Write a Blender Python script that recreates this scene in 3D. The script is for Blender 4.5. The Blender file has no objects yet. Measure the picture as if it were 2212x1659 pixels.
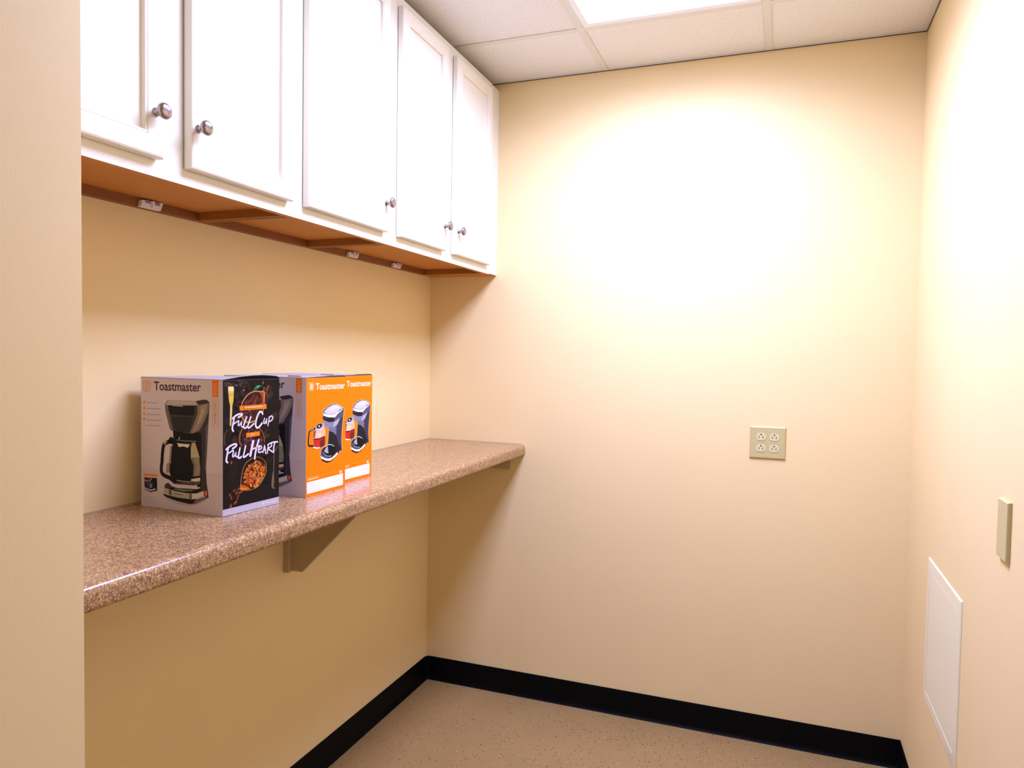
import bpy, bmesh, math, random, json
from mathutils import Vector, Matrix
R = math.radians
C = bpy.context.scene.collection
SC = bpy.context.scene

# ---------------------------------------------------------------- camera, world, exposure
W_, H_ = 2212, 1659
F_PX = 1565.3
YAW, PITCH, ROLL = R(20.523), R(-2.229), R(0.969)
fwd = Vector((-math.sin(YAW) * math.cos(PITCH), math.cos(YAW) * math.cos(PITCH), math.sin(PITCH)))
rgt = Vector((math.cos(YAW), math.sin(YAW), 0)); upv = rgt.cross(fwd)
cr, srl = math.cos(ROLL), math.sin(ROLL)
r2 = cr * rgt + srl * upv; u2 = -srl * rgt + cr * upv
cam_d = bpy.data.cameras.new('camera'); cam = bpy.data.objects.new('camera', cam_d); C.objects.link(cam)
cam_d.sensor_fit = 'HORIZONTAL'; cam_d.sensor_width = 36; cam_d.lens = F_PX / W_ * 36
cam_d.clip_start = 0.02
m = Matrix((r2, u2, -fwd)).transposed().to_4x4(); m.translation = Vector((1.4543, -2.8540, 1.4420))
cam.matrix_world = m
SC.camera = cam
SC.view_settings.view_transform = 'Standard'; SC.view_settings.look = 'None'
SC.view_settings.gamma = 1.0; SC.view_settings.use_curve_mapping = False
SC.view_settings.exposure = 0.0
wd = bpy.data.worlds.new('world'); SC.world = wd; wd.use_nodes = True
wd.node_tree.nodes['Background'].inputs[0].default_value = (0.9, 0.95, 1, 1)
wd.node_tree.nodes['Background'].inputs[1].default_value = 0.02
LAMP_COLOR = (0.70, 0.795, 1.40)   # cool daylight tube as the camera renders it
LAMP_WATTS = 34.0
LAMP_SPREAD = R(162)        # a prismatic lens throws its light down, little of it flat along the ceiling
def lamp_light(cx, cy, watts):
    d = bpy.data.lights.new('fluorescent_tubes', 'AREA'); d.shape = 'RECTANGLE'; d.size, d.size_y = 0.53, 1.14
    d.energy = watts; d.color = LAMP_COLOR; d.spread = LAMP_SPREAD
    o = bpy.data.objects.new('fluorescent_tubes', d); C.objects.link(o); o.location = (cx, cy, 2.5764 + 0.0045); return o
LAMP_A = lamp_light(1.0648, -0.9849, LAMP_WATTS)

# ---------------------------------------------------------------- measured room
ROOM_W, ROOM_H = 1.8815, 2.5764
REAR = -5.0
NEAR_X, NEAR_Y = 0.5600, -2.135    # jutting wall at the left of the opening
CT = 1.0713                         # countertop height
CT_D = 0.4498
GRID_X = (0.1498, 0.7598, 1.3698)
GRID_Y = (-0.3753, -1.5945, -2.8137, -4.0329)


WALL = (0.85, 0.662, 0.345)
FLOOR = [0.335, 0.208, 0.082]
CARTON = (0.62, 0.545, 0.57)
# ink colours below were noted as seen in the room; one factor per printed panel turns them into paint
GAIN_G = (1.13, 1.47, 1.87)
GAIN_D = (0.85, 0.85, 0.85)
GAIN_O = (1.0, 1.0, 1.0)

# ---------------------------------------------------------------- helpers
def lin(rgb, g=(1, 1, 1)):
    v = [c / 255 for c in rgb]
    v = [c / 12.92 if c <= 0.04045 else ((c + 0.055) / 1.055) ** 2.4 for c in v]
    return tuple(min(0.95, c * k) for c, k in zip(v, g)) + (1.0,)

def add_box(bm, x0, x1, y0, y1, z0, z1, mi=0, bevel=0.0, seg=2):
    vs = [bm.verts.new((x, y, z)) for x in (x0, x1) for y in (y0, y1) for z in (z0, z1)]
    q = [(0, 1, 3, 2), (4, 6, 7, 5), (0, 4, 5, 1), (2, 3, 7, 6), (0, 2, 6, 4), (1, 5, 7, 3)]
    fs = []
    for f in q:
        fc = bm.faces.new([vs[i] for i in f]); fc.material_index = mi; fs.append(fc)
    if bevel:
        es = list({e for f in fs for e in f.edges})
        bmesh.ops.bevel(bm, geom=es, offset=bevel, segments=seg, affect='EDGES', profile=0.5)
    return fs

def add_prism(bm, pts, axis, a0, a1, mi=0):
    """extrude a 2D outline along an axis; pts are the two other coordinates in x,y,z order"""
    def mk(p, a):
        c = list(p); c.insert(axis, a); return bm.verts.new(c)
    A = [mk(p, a0) for p in pts]; B = [mk(p, a1) for p in pts]
    n = len(pts); fs = [bm.faces.new(A), bm.faces.new(B[::-1])]
    for i in range(n):
        fs.append(bm.faces.new((A[i], B[i], B[(i + 1) % n], A[(i + 1) % n])))
    for f in fs: f.material_index = mi
    return fs

def add_lathe(bm, prof, seg=32, mi=0):
    """revolve (distance along +x, radius) pairs about the x axis"""
    rings = []
    for a, r in prof:
        if r < 1e-6: rings.append([bm.verts.new((a, 0, 0))])
        else: rings.append([bm.verts.new((a, r * math.cos(2 * math.pi * k / seg), r * math.sin(2 * math.pi * k / seg))) for k in range(seg)])
    for A, B in zip(rings, rings[1:]):
        for k in range(seg):
            k2 = (k + 1) % seg
            if len(A) == 1: f = bm.faces.new((A[0], B[k], B[k2]))
            elif len(B) == 1: f = bm.faces.new((A[k], A[k2], B[0]))
            else: f = bm.faces.new((A[k], A[k2], B[k2], B[k]))
            f.smooth = True; f.material_index = mi

def obj(name, bm, mats, parent=None, loc=(0, 0, 0), rotz=0.0, smooth=False, normals=True):
    if normals: bmesh.ops.recalc_face_normals(bm, faces=bm.faces[:])
    me = bpy.data.meshes.new(name); bm.to_mesh(me); bm.free()
    for mt in (mats if isinstance(mats, (list, tuple)) else [mats]): me.materials.append(mt)
    o = bpy.data.objects.new(name, me); C.objects.link(o)
    o.location = loc; o.rotation_euler = (0, 0, rotz)
    if parent: o.parent = parent
    if smooth:
        for p in me.polygons: p.use_smooth = True
    return o

def tag(o, label, cat, group=None):
    o['label'] = label; o['category'] = cat
    if group: o['group'] = group
    return o

def thing(name, label, cat, loc=(0, 0, 0), rotz=0.0, group=None):
    o = bpy.data.objects.new(name, None); C.objects.link(o)
    o.empty_display_size = 0.05; o.location = loc; o.rotation_euler = (0, 0, rotz)
    return tag(o, label, cat, group)

def struct(name, bm, mats, **k):
    o = obj(name, bm, mats, **k); o['kind'] = 'structure'; return o

def copy_tree(o, parent=None):
    c = o.copy(); C.objects.link(c)
    if parent: c.parent = parent
    for ch in list(o.children): copy_tree(ch, c)
    return c

# ---------------------------------------------------------------- materials
def new_mat(name, color=(0.8, 0.8, 0.8), rough=0.6, metal=0.0, spec=0.5, coat=0.0):
    mt = bpy.data.materials.new(name); mt.use_nodes = True
    b = mt.node_tree.nodes['Principled BSDF']
    b.inputs['Base Color'].default_value = tuple(color[:3]) + (1,)
    b.inputs['Roughness'].default_value = rough; b.inputs['Metallic'].default_value = metal
    b.inputs['Specular IOR Level'].default_value = spec; b.inputs['Coat Weight'].default_value = coat
    return mt, mt.node_tree, b

def node(nt, kind, **k):
    n = nt.nodes.new(kind)
    for a, v in k.items():
        if a in n.inputs.keys(): n.inputs[a].default_value = v
        else: setattr(n, a, v)
    return n

def noise(nt, scale, detail=4, rough=0.55, coord='Object', stretch=None):
    tc = node(nt, 'ShaderNodeTexCoord'); n = node(nt, 'ShaderNodeTexNoise')
    n.inputs['Scale'].default_value = scale; n.inputs['Detail'].default_value = detail; n.inputs['Roughness'].default_value = rough
    if stretch:
        mp = node(nt, 'ShaderNodeMapping'); mp.inputs['Scale'].default_value = stretch
        nt.links.new(tc.outputs[coord], mp.inputs['Vector']); nt.links.new(mp.outputs[0], n.inputs['Vector'])
    else: nt.links.new(tc.outputs[coord], n.inputs['Vector'])
    return n

def ramp(nt, src, stops, interp='LINEAR'):
    r = node(nt, 'ShaderNodeValToRGB'); cr_ = r.color_ramp; cr_.interpolation = interp
    while len(cr_.elements) < len(stops): cr_.elements.new(0.5)
    for e, (p, c) in zip(cr_.elements, stops): e.position = p; e.color = tuple(c[:3]) + (1,)
    nt.links.new(src, r.inputs[0]); return r

def bump(nt, b, src, strength, dist):
    bp = node(nt, 'ShaderNodeBump'); bp.inputs['Strength'].default_value = strength; bp.inputs['Distance'].default_value = dist
    nt.links.new(src, bp.inputs['Height']); nt.links.new(bp.outputs[0], b.inputs['Normal']); return bp

def paint(name, col, rough, bscale=330, bstr=0.18, vary=0.012, spec=0.4):
    mt, nt, b = new_mat(name, col, rough, spec=spec)
    n1 = noise(nt, 3.0, 3)
    lo = [c * (1 - vary) for c in col]; hi = [min(1, c * (1 + vary)) for c in col]
    rp = ramp(nt, n1.outputs[0], [(0.3, lo), (0.7, hi)])
    nt.links.new(rp.outputs[0], b.inputs['Base Color'])
    n2 = noise(nt, bscale, 3); bump(nt, b, n2.outputs[0], bstr, 0.0006)
    return mt

M = {}
M['wall'] = paint('wall_paint', WALL, 0.62)
M['bracket'] = paint('bracket_paint', (0.52, 0.41, 0.235), 0.6, vary=0.02)
M['cab'] = paint('cabinet_paint', (0.86, 0.81, 0.69), 0.33, bscale=420, bstr=0.12, vary=0.01, spec=0.5)
M['almond'] = new_mat('almond_plastic', (0.57, 0.48, 0.22), 0.35)[0]
M['almond2'] = new_mat('almond_plastic_light', (0.70, 0.61, 0.34), 0.35)[0]
M['slot'] = new_mat('slot_dark', (0.02, 0.012, 0.01), 0.6)[0]
M['screw'] = new_mat('painted_screw', (0.62, 0.56, 0.40), 0.35, metal=0.2)[0]
M['panel'] = paint('panel_paint', (0.87, 0.81, 0.58), 0.3, bstr=0.05, vary=0.01, spec=0.5)
M['black'] = new_mat('black_vinyl', (0.0025, 0.0025, 0.003), 0.5, spec=0.08)[0]
M['tee'] = paint('grid_enamel', (0.74, 0.72, 0.66), 0.45, bstr=0.02, vary=0.01)
M['lamp_frame'] = new_mat('lamp_frame_white', (0.85, 0.85, 0.87), 0.35)[0]
M['shadow_strip'] = new_mat('shadow_strip_dark', (0.10, 0.07, 0.06), 0.8)[0]
M['clip'] = new_mat('clear_plastic', (0.86, 0.82, 0.84), 0.25)[0]
M['caulk'] = new_mat('caulk', (0.40, 0.31, 0.16), 0.7, spec=0.1)[0]

# brushed nickel
mt, nt, b = new_mat('brushed_nickel', (0.36, 0.32, 0.34), 0.20, metal=1.0); M['nickel'] = mt
# wood underside
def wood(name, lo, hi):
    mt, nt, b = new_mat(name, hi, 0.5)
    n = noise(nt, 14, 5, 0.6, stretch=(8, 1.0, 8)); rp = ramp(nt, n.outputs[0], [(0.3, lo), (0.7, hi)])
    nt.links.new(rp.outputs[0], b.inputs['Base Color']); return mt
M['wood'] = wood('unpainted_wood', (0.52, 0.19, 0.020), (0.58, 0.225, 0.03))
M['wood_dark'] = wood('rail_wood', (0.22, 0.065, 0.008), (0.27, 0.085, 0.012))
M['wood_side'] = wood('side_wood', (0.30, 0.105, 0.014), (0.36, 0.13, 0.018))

# ceiling tile: pale, pitted
mt, nt, b = new_mat('acoustic_tile', (0.8, 0.77, 0.72), 0.9, spec=0.1); M['tile'] = mt
n1 = noise(nt, 300, 3, 0.6); rp = ramp(nt, n1.outputs[0], [(0.0, (0.38, 0.34, 0.32)), (0.35, (0.58, 0.54, 0.50)), (0.45, (0.86, 0.83, 0.80)), (1.0, (0.92, 0.90, 0.87))])
nt.links.new(rp.outputs[0], b.inputs['Base Color']); bump(nt, b, n1.outputs[0], 0.6, 0.0016)

# floor: tan sheet with sparse dark and pale flecks
mt, nt, b = new_mat('speckled_floor', (0.5, 0.36, 0.23), 0.38, spec=0.4); M['floor'] = mt
tc = node(nt, 'ShaderNodeTexCoord')
n1 = noise(nt, 5, 4); base = ramp(nt, n1.outputs[0], [(0.3, FLOOR), (0.7, [c * 1.08 for c in FLOOR])])
def flecks(scale, size, keep, col, src):
    v = node(nt, 'ShaderNodeTexVoronoi'); v.inputs['Scale'].default_value = scale; nt.links.new(tc.outputs['Object'], v.inputs['Vector'])
    nz = noise(nt, scale * 1.7, 2)
    lt = node(nt, 'ShaderNodeMath', operation='LESS_THAN'); lt.inputs[1].default_value = size
    ad = node(nt, 'ShaderNodeMath', operation='MULTIPLY_ADD'); ad.inputs[1].default_value = 0.25; ad.inputs[2].default_value = -0.08
    nt.links.new(nz.outputs[0], ad.inputs[0])
    sm = node(nt, 'ShaderNodeMath', operation='ADD'); nt.links.new(v.outputs['Distance'], sm.inputs[0]); nt.links.new(ad.outputs[0], sm.inputs[1])
    nt.links.new(sm.outputs[0], lt.inputs[0])
    sp = node(nt, 'ShaderNodeSeparateColor'); nt.links.new(v.outputs['Color'], sp.inputs[0])
    gt = node(nt, 'ShaderNodeMath', operation='LESS_THAN'); gt.inputs[1].default_value = keep; nt.links.new(sp.outputs[0], gt.inputs[0])
    mu = node(nt, 'ShaderNodeMath', operation='MULTIPLY'); nt.links.new(lt.outputs[0], mu.inputs[0]); nt.links.new(gt.outputs[0], mu.inputs[1])
    mx = node(nt, 'ShaderNodeMix', data_type='RGBA'); nt.links.new(mu.outputs[0], mx.inputs[0]); nt.links.new(src, mx.inputs[6]); mx.inputs[7].default_value = tuple(col) + (1,)
    return mx.outputs[2]
o1 = flecks(95, 0.25, 0.30, (0.07, 0.04, 0.025), base.outputs[0])
o2 = flecks(70, 0.21, 0.20, (0.04, 0.025, 0.02), o1)
o3 = flecks(105, 0.17, 0.12, (0.85, 0.75, 0.6), o2)
nt.links.new(o3, b.inputs['Base Color'])
n2 = noise(nt, 60, 3); bump(nt, b, n2.outputs[0], 0.08, 0.001)

# laminate: brown granite grain
mt, nt, b = new_mat('granite_laminate', (0.5, 0.3, 0.2), 0.21, spec=0.45); M['laminate'] = mt
tc = node(nt, 'ShaderNodeTexCoord')
def warped(scale):
    nz = noise(nt, 90, 2); mx = node(nt, 'ShaderNodeMix', data_type='VECTOR'); mx.inputs[0].default_value = 0.012
    nt.links.new(tc.outputs['Object'], mx.inputs[4]); nt.links.new(nz.outputs['Color'], mx.inputs[5])
    v = node(nt, 'ShaderNodeTexVoronoi'); v.inputs['Scale'].default_value = scale; nt.links.new(mx.outputs[1], v.inputs['Vector'])
    sp = node(nt, 'ShaderNodeSeparateColor'); nt.links.new(v.outputs['Color'], sp.inputs[0]); return sp.outputs[0]
a = warped(430); rp = ramp(nt, a, [(0.0, (0.13, 0.06, 0.04)), (0.13, (0.26, 0.13, 0.08)), (0.34, (0.38, 0.195, 0.09)), (0.60, (0.46, 0.26, 0.10)), (0.80, (0.62, 0.40, 0.165)), (0.93, (0.74, 0.55, 0.29))], 'CONSTANT')
n3 = noise(nt, 48, 4, 0.65); rp2 = ramp(nt, n3.outputs[0], [(0.30, (0.72, 0.66, 0.70)), (0.5, (1, 1, 1)), (0.70, (1.0, 1.0, 0.92))])
mx = node(nt, 'ShaderNodeMix', data_type='RGBA', blend_type='MULTIPLY'); mx.inputs[0].default_value = 1.0
nt.links.new(rp.outputs[0], mx.inputs[6]); nt.links.new(rp2.outputs[0], mx.inputs[7]); sf = node(nt, 'ShaderNodeMix', data_type='RGBA'); sf.inputs[0].default_value = 0.20
nt.links.new(mx.outputs[2], sf.inputs[6]); sf.inputs[7].default_value = (0.38, 0.21, 0.10, 1)
nt.links.new(sf.outputs[2], b.inputs['Base Color'])

# fluorescent lens
def lens_mat(name, power):
    mt = bpy.data.materials.new(name); mt.use_nodes = True; b = mt.node_tree.nodes['Principled BSDF']
    b.inputs['Base Color'].default_value = (0.9, 0.9, 0.92, 1); b.inputs['Emission Color'].default_value = LAMP_COLOR + (1,)
    b.inputs['Emission Strength'].default_value = power; return mt
M['lens'] = lens_mat('lamp_lens', 11.0)

# carton and ink
M['carton'] = new_mat('grey_carton', CARTON, 0.42, spec=0.4)[0]
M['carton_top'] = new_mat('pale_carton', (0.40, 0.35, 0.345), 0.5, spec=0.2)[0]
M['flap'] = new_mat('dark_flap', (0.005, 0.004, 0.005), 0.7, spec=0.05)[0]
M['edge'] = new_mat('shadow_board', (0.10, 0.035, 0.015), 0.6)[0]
mt, nt, b = new_mat('printed_ink', (0.5, 0.5, 0.5), 0.5, spec=0.12); M['ink'] = mt
at = node(nt, 'ShaderNodeVertexColor'); at.layer_name = 'ink'; nt.links.new(at.outputs[0], b.inputs['Base Color'])

# ---------------------------------------------------------------- the room shell
T = 0.10
bm = bmesh.new(); add_box(bm, -T, ROOM_W + T, REAR - T, T, -0.1, 0.0); struct('floor', bm, M['floor'])
bm = bmesh.new(); add_box(bm, -T, 0, NEAR_Y, 0, 0, ROOM_H + 0.1); struct('wall_left', bm, M['wall'])
bm = bmesh.new(); add_box(bm, -T, ROOM_W + T, 0, T, 0, ROOM_H + 0.1); struct('wall_back', bm, M['wall'])
bm = bmesh.new(); add_box(bm, ROOM_W, ROOM_W + T, REAR, 0, 0, ROOM_H + 0.1); struct('wall_right', bm, M['wall'])
bm = bmesh.new(); add_box(bm, -T, NEAR_X, REAR, NEAR_Y, 0, ROOM_H + 0.1)
struct('wall_near_left', bm, M['wall'])
bm = bmesh.new(); add_box(bm, -T, ROOM_W + T, REAR - T, REAR, 0, ROOM_H + 0.1); struct('wall_front', bm, M['wall'])

# ceiling tiles sit just above the grid flanges; the lamps leave their bays open
xs = [0.0] + list(GRID_X) + [ROOM_W]; ys = [0.0] + list(GRID_Y) + [REAR]
LAMP_BAYS = {(2, 1)}
bm = bmesh.new()
for i in range(len(xs) - 1):
    for j in range(len(ys) - 1):
        if (i, j) in LAMP_BAYS: continue
        add_box(bm, xs[i] + 0.001, xs[i + 1] - 0.001, ys[j + 1] + 0.001, ys[j] - 0.001, ROOM_H + 0.0035, ROOM_H + 0.018)
add_box(bm, -T, ROOM_W + T, REAR - T, T, ROOM_H + 0.14, ROOM_H + 0.16)
struct('ceiling', bm, M['tile'])
bm = bmesh.new(); g = 0.012
for x in GRID_X: add_box(bm, x - g, x + g, REAR, 0, ROOM_H, ROOM_H + 0.003)
for y in GRID_Y: add_box(bm, 0, ROOM_W, y - g, y + g, ROOM_H + 0.0002, ROOM_H + 0.0032)
add_box(bm, ROOM_W - 0.020, ROOM_W, REAR, 0, ROOM_H - 0.0002, ROOM_H + 0.003)      # wall angle on the right
add_box(bm, 0, ROOM_W, -0.006, 0, ROOM_H - 0.0004, ROOM_H + 0.003)
struct('trim_1', bm, M['tee'])
bm = bmesh.new()                                            # solid dark strips standing in for the shadow where the grid meets the walls
add_box(bm, 0, ROOM_W, -0.0030, 0, ROOM_H - 0.0028, ROOM_H - 0.0006)
add_box(bm, ROOM_W - 0.0030, ROOM_W, REAR, -0.0031, ROOM_H - 0.0030, ROOM_H - 0.0004)
struct('trim_2', bm, M['shadow_strip'])

# black cove base
def cove(name, path, mat=M['black']):
    """path: list of (x, y, nx, ny): wall points and the normal that points into the room"""
    prof = [(0.0, 0.0), (0.0, 0.1016), (0.0015, 0.1024), (0.0030, 0.1012), (0.0032, 0.020), (0.0045, 0.010), (0.0075, 0.0045), (0.0120, 0.0018), (0.0125, 0.0)]
    bm = bmesh.new(); rings = []
    for x, y, nx, ny in path: rings.append([bm.verts.new((x + nx * o, y + ny * o, z)) for o, z in prof])
    for A, B in zip(rings, rings[1:]):
        for k in range(len(prof)):
            k2 = (k + 1) % len(prof); bm.faces.new((A[k], B[k], B[k2], A[k2]))
    bm.faces.new(rings[0]); bm.faces.new(rings[-1][::-1])
    return struct(name, bm, mat)
rr = 0.022
cove('baseboard_left', [(0, NEAR_Y, 1, 0), (0, -rr, 1, 0)])
arc = [(rr - rr * math.cos(a), -rr + rr * math.sin(a), math.cos(a), -math.sin(a)) for a in [math.pi / 2 * k / 6 for k in range(7)]]
cove('baseboard_back', arc + [(ROOM_W - 0.0001, 0, 0, -1)])
cove('baseboard_right', [(ROOM_W, -0.0126, -1, 0), (ROOM_W, REAR, -1, 0)])
cove('baseboard_near_left', [(NEAR_X, REAR, 1, 0), (NEAR_X, NEAR_Y, 1, 0)])

# ---------------------------------------------------------------- recessed ceiling lamps
def ceiling_lamp(cx, y0, y1, lens, label):
    t = thing('ceiling_light', label, 'light', (cx, (y0 + y1) / 2, ROOM_H))
    hx, hy = 0.61 / 2 - 0.0125, (y1 - y0) / 2 - 0.0125
    bm = bmesh.new()                                        # open steel housing above the lens
    for (a, b_, c, d) in ((-hx, -hx + .002, -hy, hy), (hx - .002, hx, -hy, hy), (-hx, hx, -hy, -hy + .002), (-hx, hx, hy - .002, hy)):
        add_box(bm, a, b_, c, d, 0.0, 0.10)
    add_box(bm, -hx, hx, -hy, hy, 0.10, 0.102)
    obj('housing', bm, M['lamp_frame'], t)
    bm = bmesh.new(); f = 0.018                              # door frame, mitred
    o = 0.004
    outer = [(-hx + o, -hy + o), (hx - o, -hy + o), (hx - o, hy - o), (-hx + o, hy - o)]
    inner = [(-hx + o + f, -hy + o + f), (hx - o - f, -hy + o + f), (hx - o - f, hy - o - f), (-hx + o + f, hy - o - f)]
    for k in range(4):
        k2 = (k + 1) % 4
        a, b_, c, d = outer[k], outer[k2], inner[k2], inner[k]
        lo = [bm.verts.new((p[0], p[1], z)) for p, z in ((a, 0.0), (b_, 0.0), (c, 0.003), (d, 0.003))]
        hi = [bm.verts.new((p[0], p[1], 0.012)) for p in (a, b_, c, d)]
        bm.faces.new(lo); bm.faces.new(hi[::-1])
        for i in range(4): bm.faces.new((lo[i], hi[i], hi[(i + 1) % 4], lo[(i + 1) % 4]))
    obj('frame', bm, M['lamp_frame'], t)
    bm = bmesh.new(); x, y = inner[2]
    add_box(bm, -x - .002, x + .002, -y - .002, y + .002, 0.006, 0.009)
    obj('lens', bm, lens, t)
    return t
ceiling_lamp(1.0648, GRID_Y[1], GRID_Y[0], M['lens'], 'bright rectangular fluorescent panel recessed in the ceiling')

# ---------------------------------------------------------------- wall cabinets
CAB_X, ZB, ZT = 0.309, 1.7754, 2.547
DZ0, DZ1 = 1.807, 2.513

def ringed(bm, y0, y1, z0, z1, rings, x0):
    """slab facing +x from nested rectangles: (inset, x)"""
    loops = []
    for ins, x in rings:
        loops.append([bm.verts.new((x0 + x, y, z)) for y, z in ((y0 + ins, z0 + ins), (y1 - ins, z0 + ins), (y1 - ins, z1 - ins), (y0 + ins, z1 - ins))])
    for A, B in zip(loops, loops[1:]):
        for k in range(4): bm.faces.new((A[k], A[(k + 1) % 4], B[(k + 1) % 4], B[k]))
    bm.faces.new(loops[-1]); bm.faces.new(loops[0][::-1])

DOOR = [(0.0, 0.0), (0.0, 0.0145), (0.0015, 0.0175), (0.0045, 0.0190), (0.0385, 0.0190), (0.0390, 0.0180), (0.0400, 0.0180),
        (0.0406, 0.0187), (0.0440, 0.0183), (0.0452, 0.0174), (0.0462, 0.0112), (0.0468, 0.0100), (0.0484, 0.0098)]
KNOB = [(0.0, 0.0), (0.0, 0.0082), (0.0016, 0.0086), (0.0030, 0.0076), (0.0050, 0.0056), (0.0085, 0.0050), (0.0115, 0.0060), (0.0135, 0.0090),
        (0.0155, 0.0122), (0.0180, 0.0146), (0.0212, 0.0156), (0.0242, 0.0148), (0.0266, 0.0126), (0.0282, 0.0090), (0.0289, 0.0045), (0.0290, 0.0)]

def cabinet(y0, y1, doors, label, clips=()):
    """y0..y1 span; doors: (ya, yb, knob y)"""
    t = thing('wall_cabinet', label, 'cabinet', (0, y1, ZB), 0, 'white cabinets hung in a row on the left wall')
    L = lambda y: y - y1; Z = lambda z: z - ZB
    ya, yb = L(y0) + 0.00015, -0.00015
    bm = bmesh.new(); st = 0.013
    add_box(bm, 0.001, CAB_X - 0.019, ya + .003, ya + .003 + st, 0.003, Z(ZT) - .002)
    add_box(bm, 0.001, CAB_X - 0.019, yb - .003 - st, yb - .003, 0.003, Z(ZT) - .002)
    add_box(bm, 0.001, 0.006, ya + .003 + st, yb - .003 - st, 0.040, Z(ZT) - .002)
    add_box(bm, 0.006, CAB_X - 0.019, ya + .003 + st, yb - .003 - st, Z(ZT) - .015, Z(ZT) - .002)
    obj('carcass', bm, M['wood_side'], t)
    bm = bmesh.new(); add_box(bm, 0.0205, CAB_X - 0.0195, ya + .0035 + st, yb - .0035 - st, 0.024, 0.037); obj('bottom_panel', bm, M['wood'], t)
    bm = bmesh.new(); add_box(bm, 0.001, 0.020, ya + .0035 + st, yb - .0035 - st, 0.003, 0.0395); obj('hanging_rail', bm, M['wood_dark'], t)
    # face frame of stiles and rails in one
    bm = bmesh.new(); zt = Z(ZT)
    hy = [(L(a) + .012, L(b) - .012) for a, b, k in doors]
    add_box(bm, CAB_X - .019, CAB_X, ya, yb, 0, Z(DZ0) + .012); bm.normal_update()
    add_box(bm, CAB_X - .019, CAB_X, ya, yb, Z(DZ1) - .012, zt)
    edges = [ya] + [v for p in hy for v in p] + [yb]
    for k in range(0, len(edges), 2):
        add_box(bm, CAB_X - .0188, CAB_X - .0002, edges[k], edges[k + 1], Z(DZ0) + .011, Z(DZ1) - .011)
    bmesh.ops.recalc_face_normals(bm, faces=bm.faces[:])
    for f in bm.faces:
        if f.normal.z < -0.9 and f.calc_center_median().z < 0.001: f.material_index = 1
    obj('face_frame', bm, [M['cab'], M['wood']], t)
    for a, b_, ky in doors:
        bm = bmesh.new(); ringed(bm, L(a), L(b_), Z(DZ0), Z(DZ1), DOOR, CAB_X + 0.0022)
        add_box(bm, CAB_X - 0.0002, CAB_X + 0.0022, L(a) + .02, L(a) + .028, Z(DZ0) + .01, Z(DZ0) + .018)      # bumper pads
        dr = obj('door', bm, M['cab'], t)
        bm = bmesh.new(); add_lathe(bm, KNOB)
        k = obj('knob', bm, M['nickel'], dr, (CAB_X + 0.0210, L(ky), Z(1.8905))); k['label'] = 'round brushed nickel knob'
    for cy in clips:
        bm = bmesh.new(); add_prism(bm, [(-.034, .0), (-.030, .016), (.032, .020), (.024, .0)], 0, 0.0202, 0.030)
        add_box(bm, .0200, .0345, -.003, .003, 0.002, .0185)
        for s in (-1, 1): add_box(bm, .0300, .0312, s * .014 - .007, s * .014 + .007, .011, .018, mi=1)
        c_ = obj('mounting_clip', bm, [M['clip'], new_mat('clip_hole', (0.30, 0.22, 0.28), 0.4)[0]], t, (0, L(cy), .0025)); c_['label'] = 'clear plastic double clip on the dark back rail'
    return t
cabinet(-2.129, -1.350, [(-2.0995, -1.773, -1.7935), (-1.7055, -1.379, -1.687)], 'white two-door wall cabinet nearest the viewer, cut off by the near wall', clips=(-1.521,))
cabinet(-1.350, -0.889, [(-1.321, -0.927, -0.9465)], 'single-door white wall cabinet in the middle of the row, one knob')
cabinet(-0.889, -0.086, [(-0.8525, -0.529, -0.547), (-0.4555, -0.1235, -0.4356)], 'white two-door wall cabinet nearest the back wall', clips=(-0.652, -0.345))
bm = bmesh.new()
add_box(bm, 0.0, CAB_X - .0015, -0.0855, 0, ZB + .0025, ZT, bevel=.001, seg=1)
for f in bm.faces:
    if f.normal.z < -0.5 or f.calc_center_median().z < ZB + .004: f.material_index = 1
tag(obj('filler_strip', bm, [M['cab'], M['wood']]), 'narrow white filler strip between the last cabinet and the back wall', 'trim')

# ---------------------------------------------------------------- countertop
y0, y1 = NEAR_Y, 0.0
nose = [(0.0, CT - .0445), (0.0, CT)]
for k in range(9):
    a = math.pi / 2 * k / 8; nose.append((CT_D - .016 + .016 * math.sin(a), CT - .016 + .016 * math.cos(a)))
for k in range(7):
    a = math.pi / 2 * k / 6; nose.append((CT_D - .009 + .009 * math.cos(a), CT - .0355 - .009 * math.sin(a)))
bm = bmesh.new(); add_prism(bm, nose, 1, y0 + .0005, -.0005)
ct = thing('countertop', 'speckled brown laminate countertop on the left wall holding three boxes', 'countertop', (0, 0, CT))
for v_ in bm.verts: v_.co.z -= CT
bmesh.ops.recalc_face_normals(bm, faces=bm.faces[:])
for e_ in bm.edges:                                         # the nose is smooth along its length only; ends stay sharp
    if any(abs(f_.normal.y) > .5 for f_ in e_.link_faces): e_.smooth = False
for f_ in bm.faces:
    f_.smooth = abs(f_.normal.y) < .5
    if abs(f_.normal.z) > .999 and f_.calc_area() > .3: f_.smooth = False
for e_ in bm.edges:
    if any(f_.calc_area() > .3 for f_ in e_.link_faces) and any(abs(f_.normal.x) > .9 for f_ in e_.link_faces): e_.smooth = False
obj('worktop', bm, M['laminate'], ct)
bm = bmesh.new()
add_prism(bm, [(0.0002, CT + 0.0001), (0.0002, CT + 0.003), (0.004, CT + 0.0001)], 1, y0 + .001, -.001)
add_prism(bm, [(-0.0002, CT + 0.0001), (-0.0002, CT + 0.003), (-0.004, CT + 0.0001)], 0, 0.001, CT_D - .02)
struct('trim_3', bm, M['caulk'])

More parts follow.
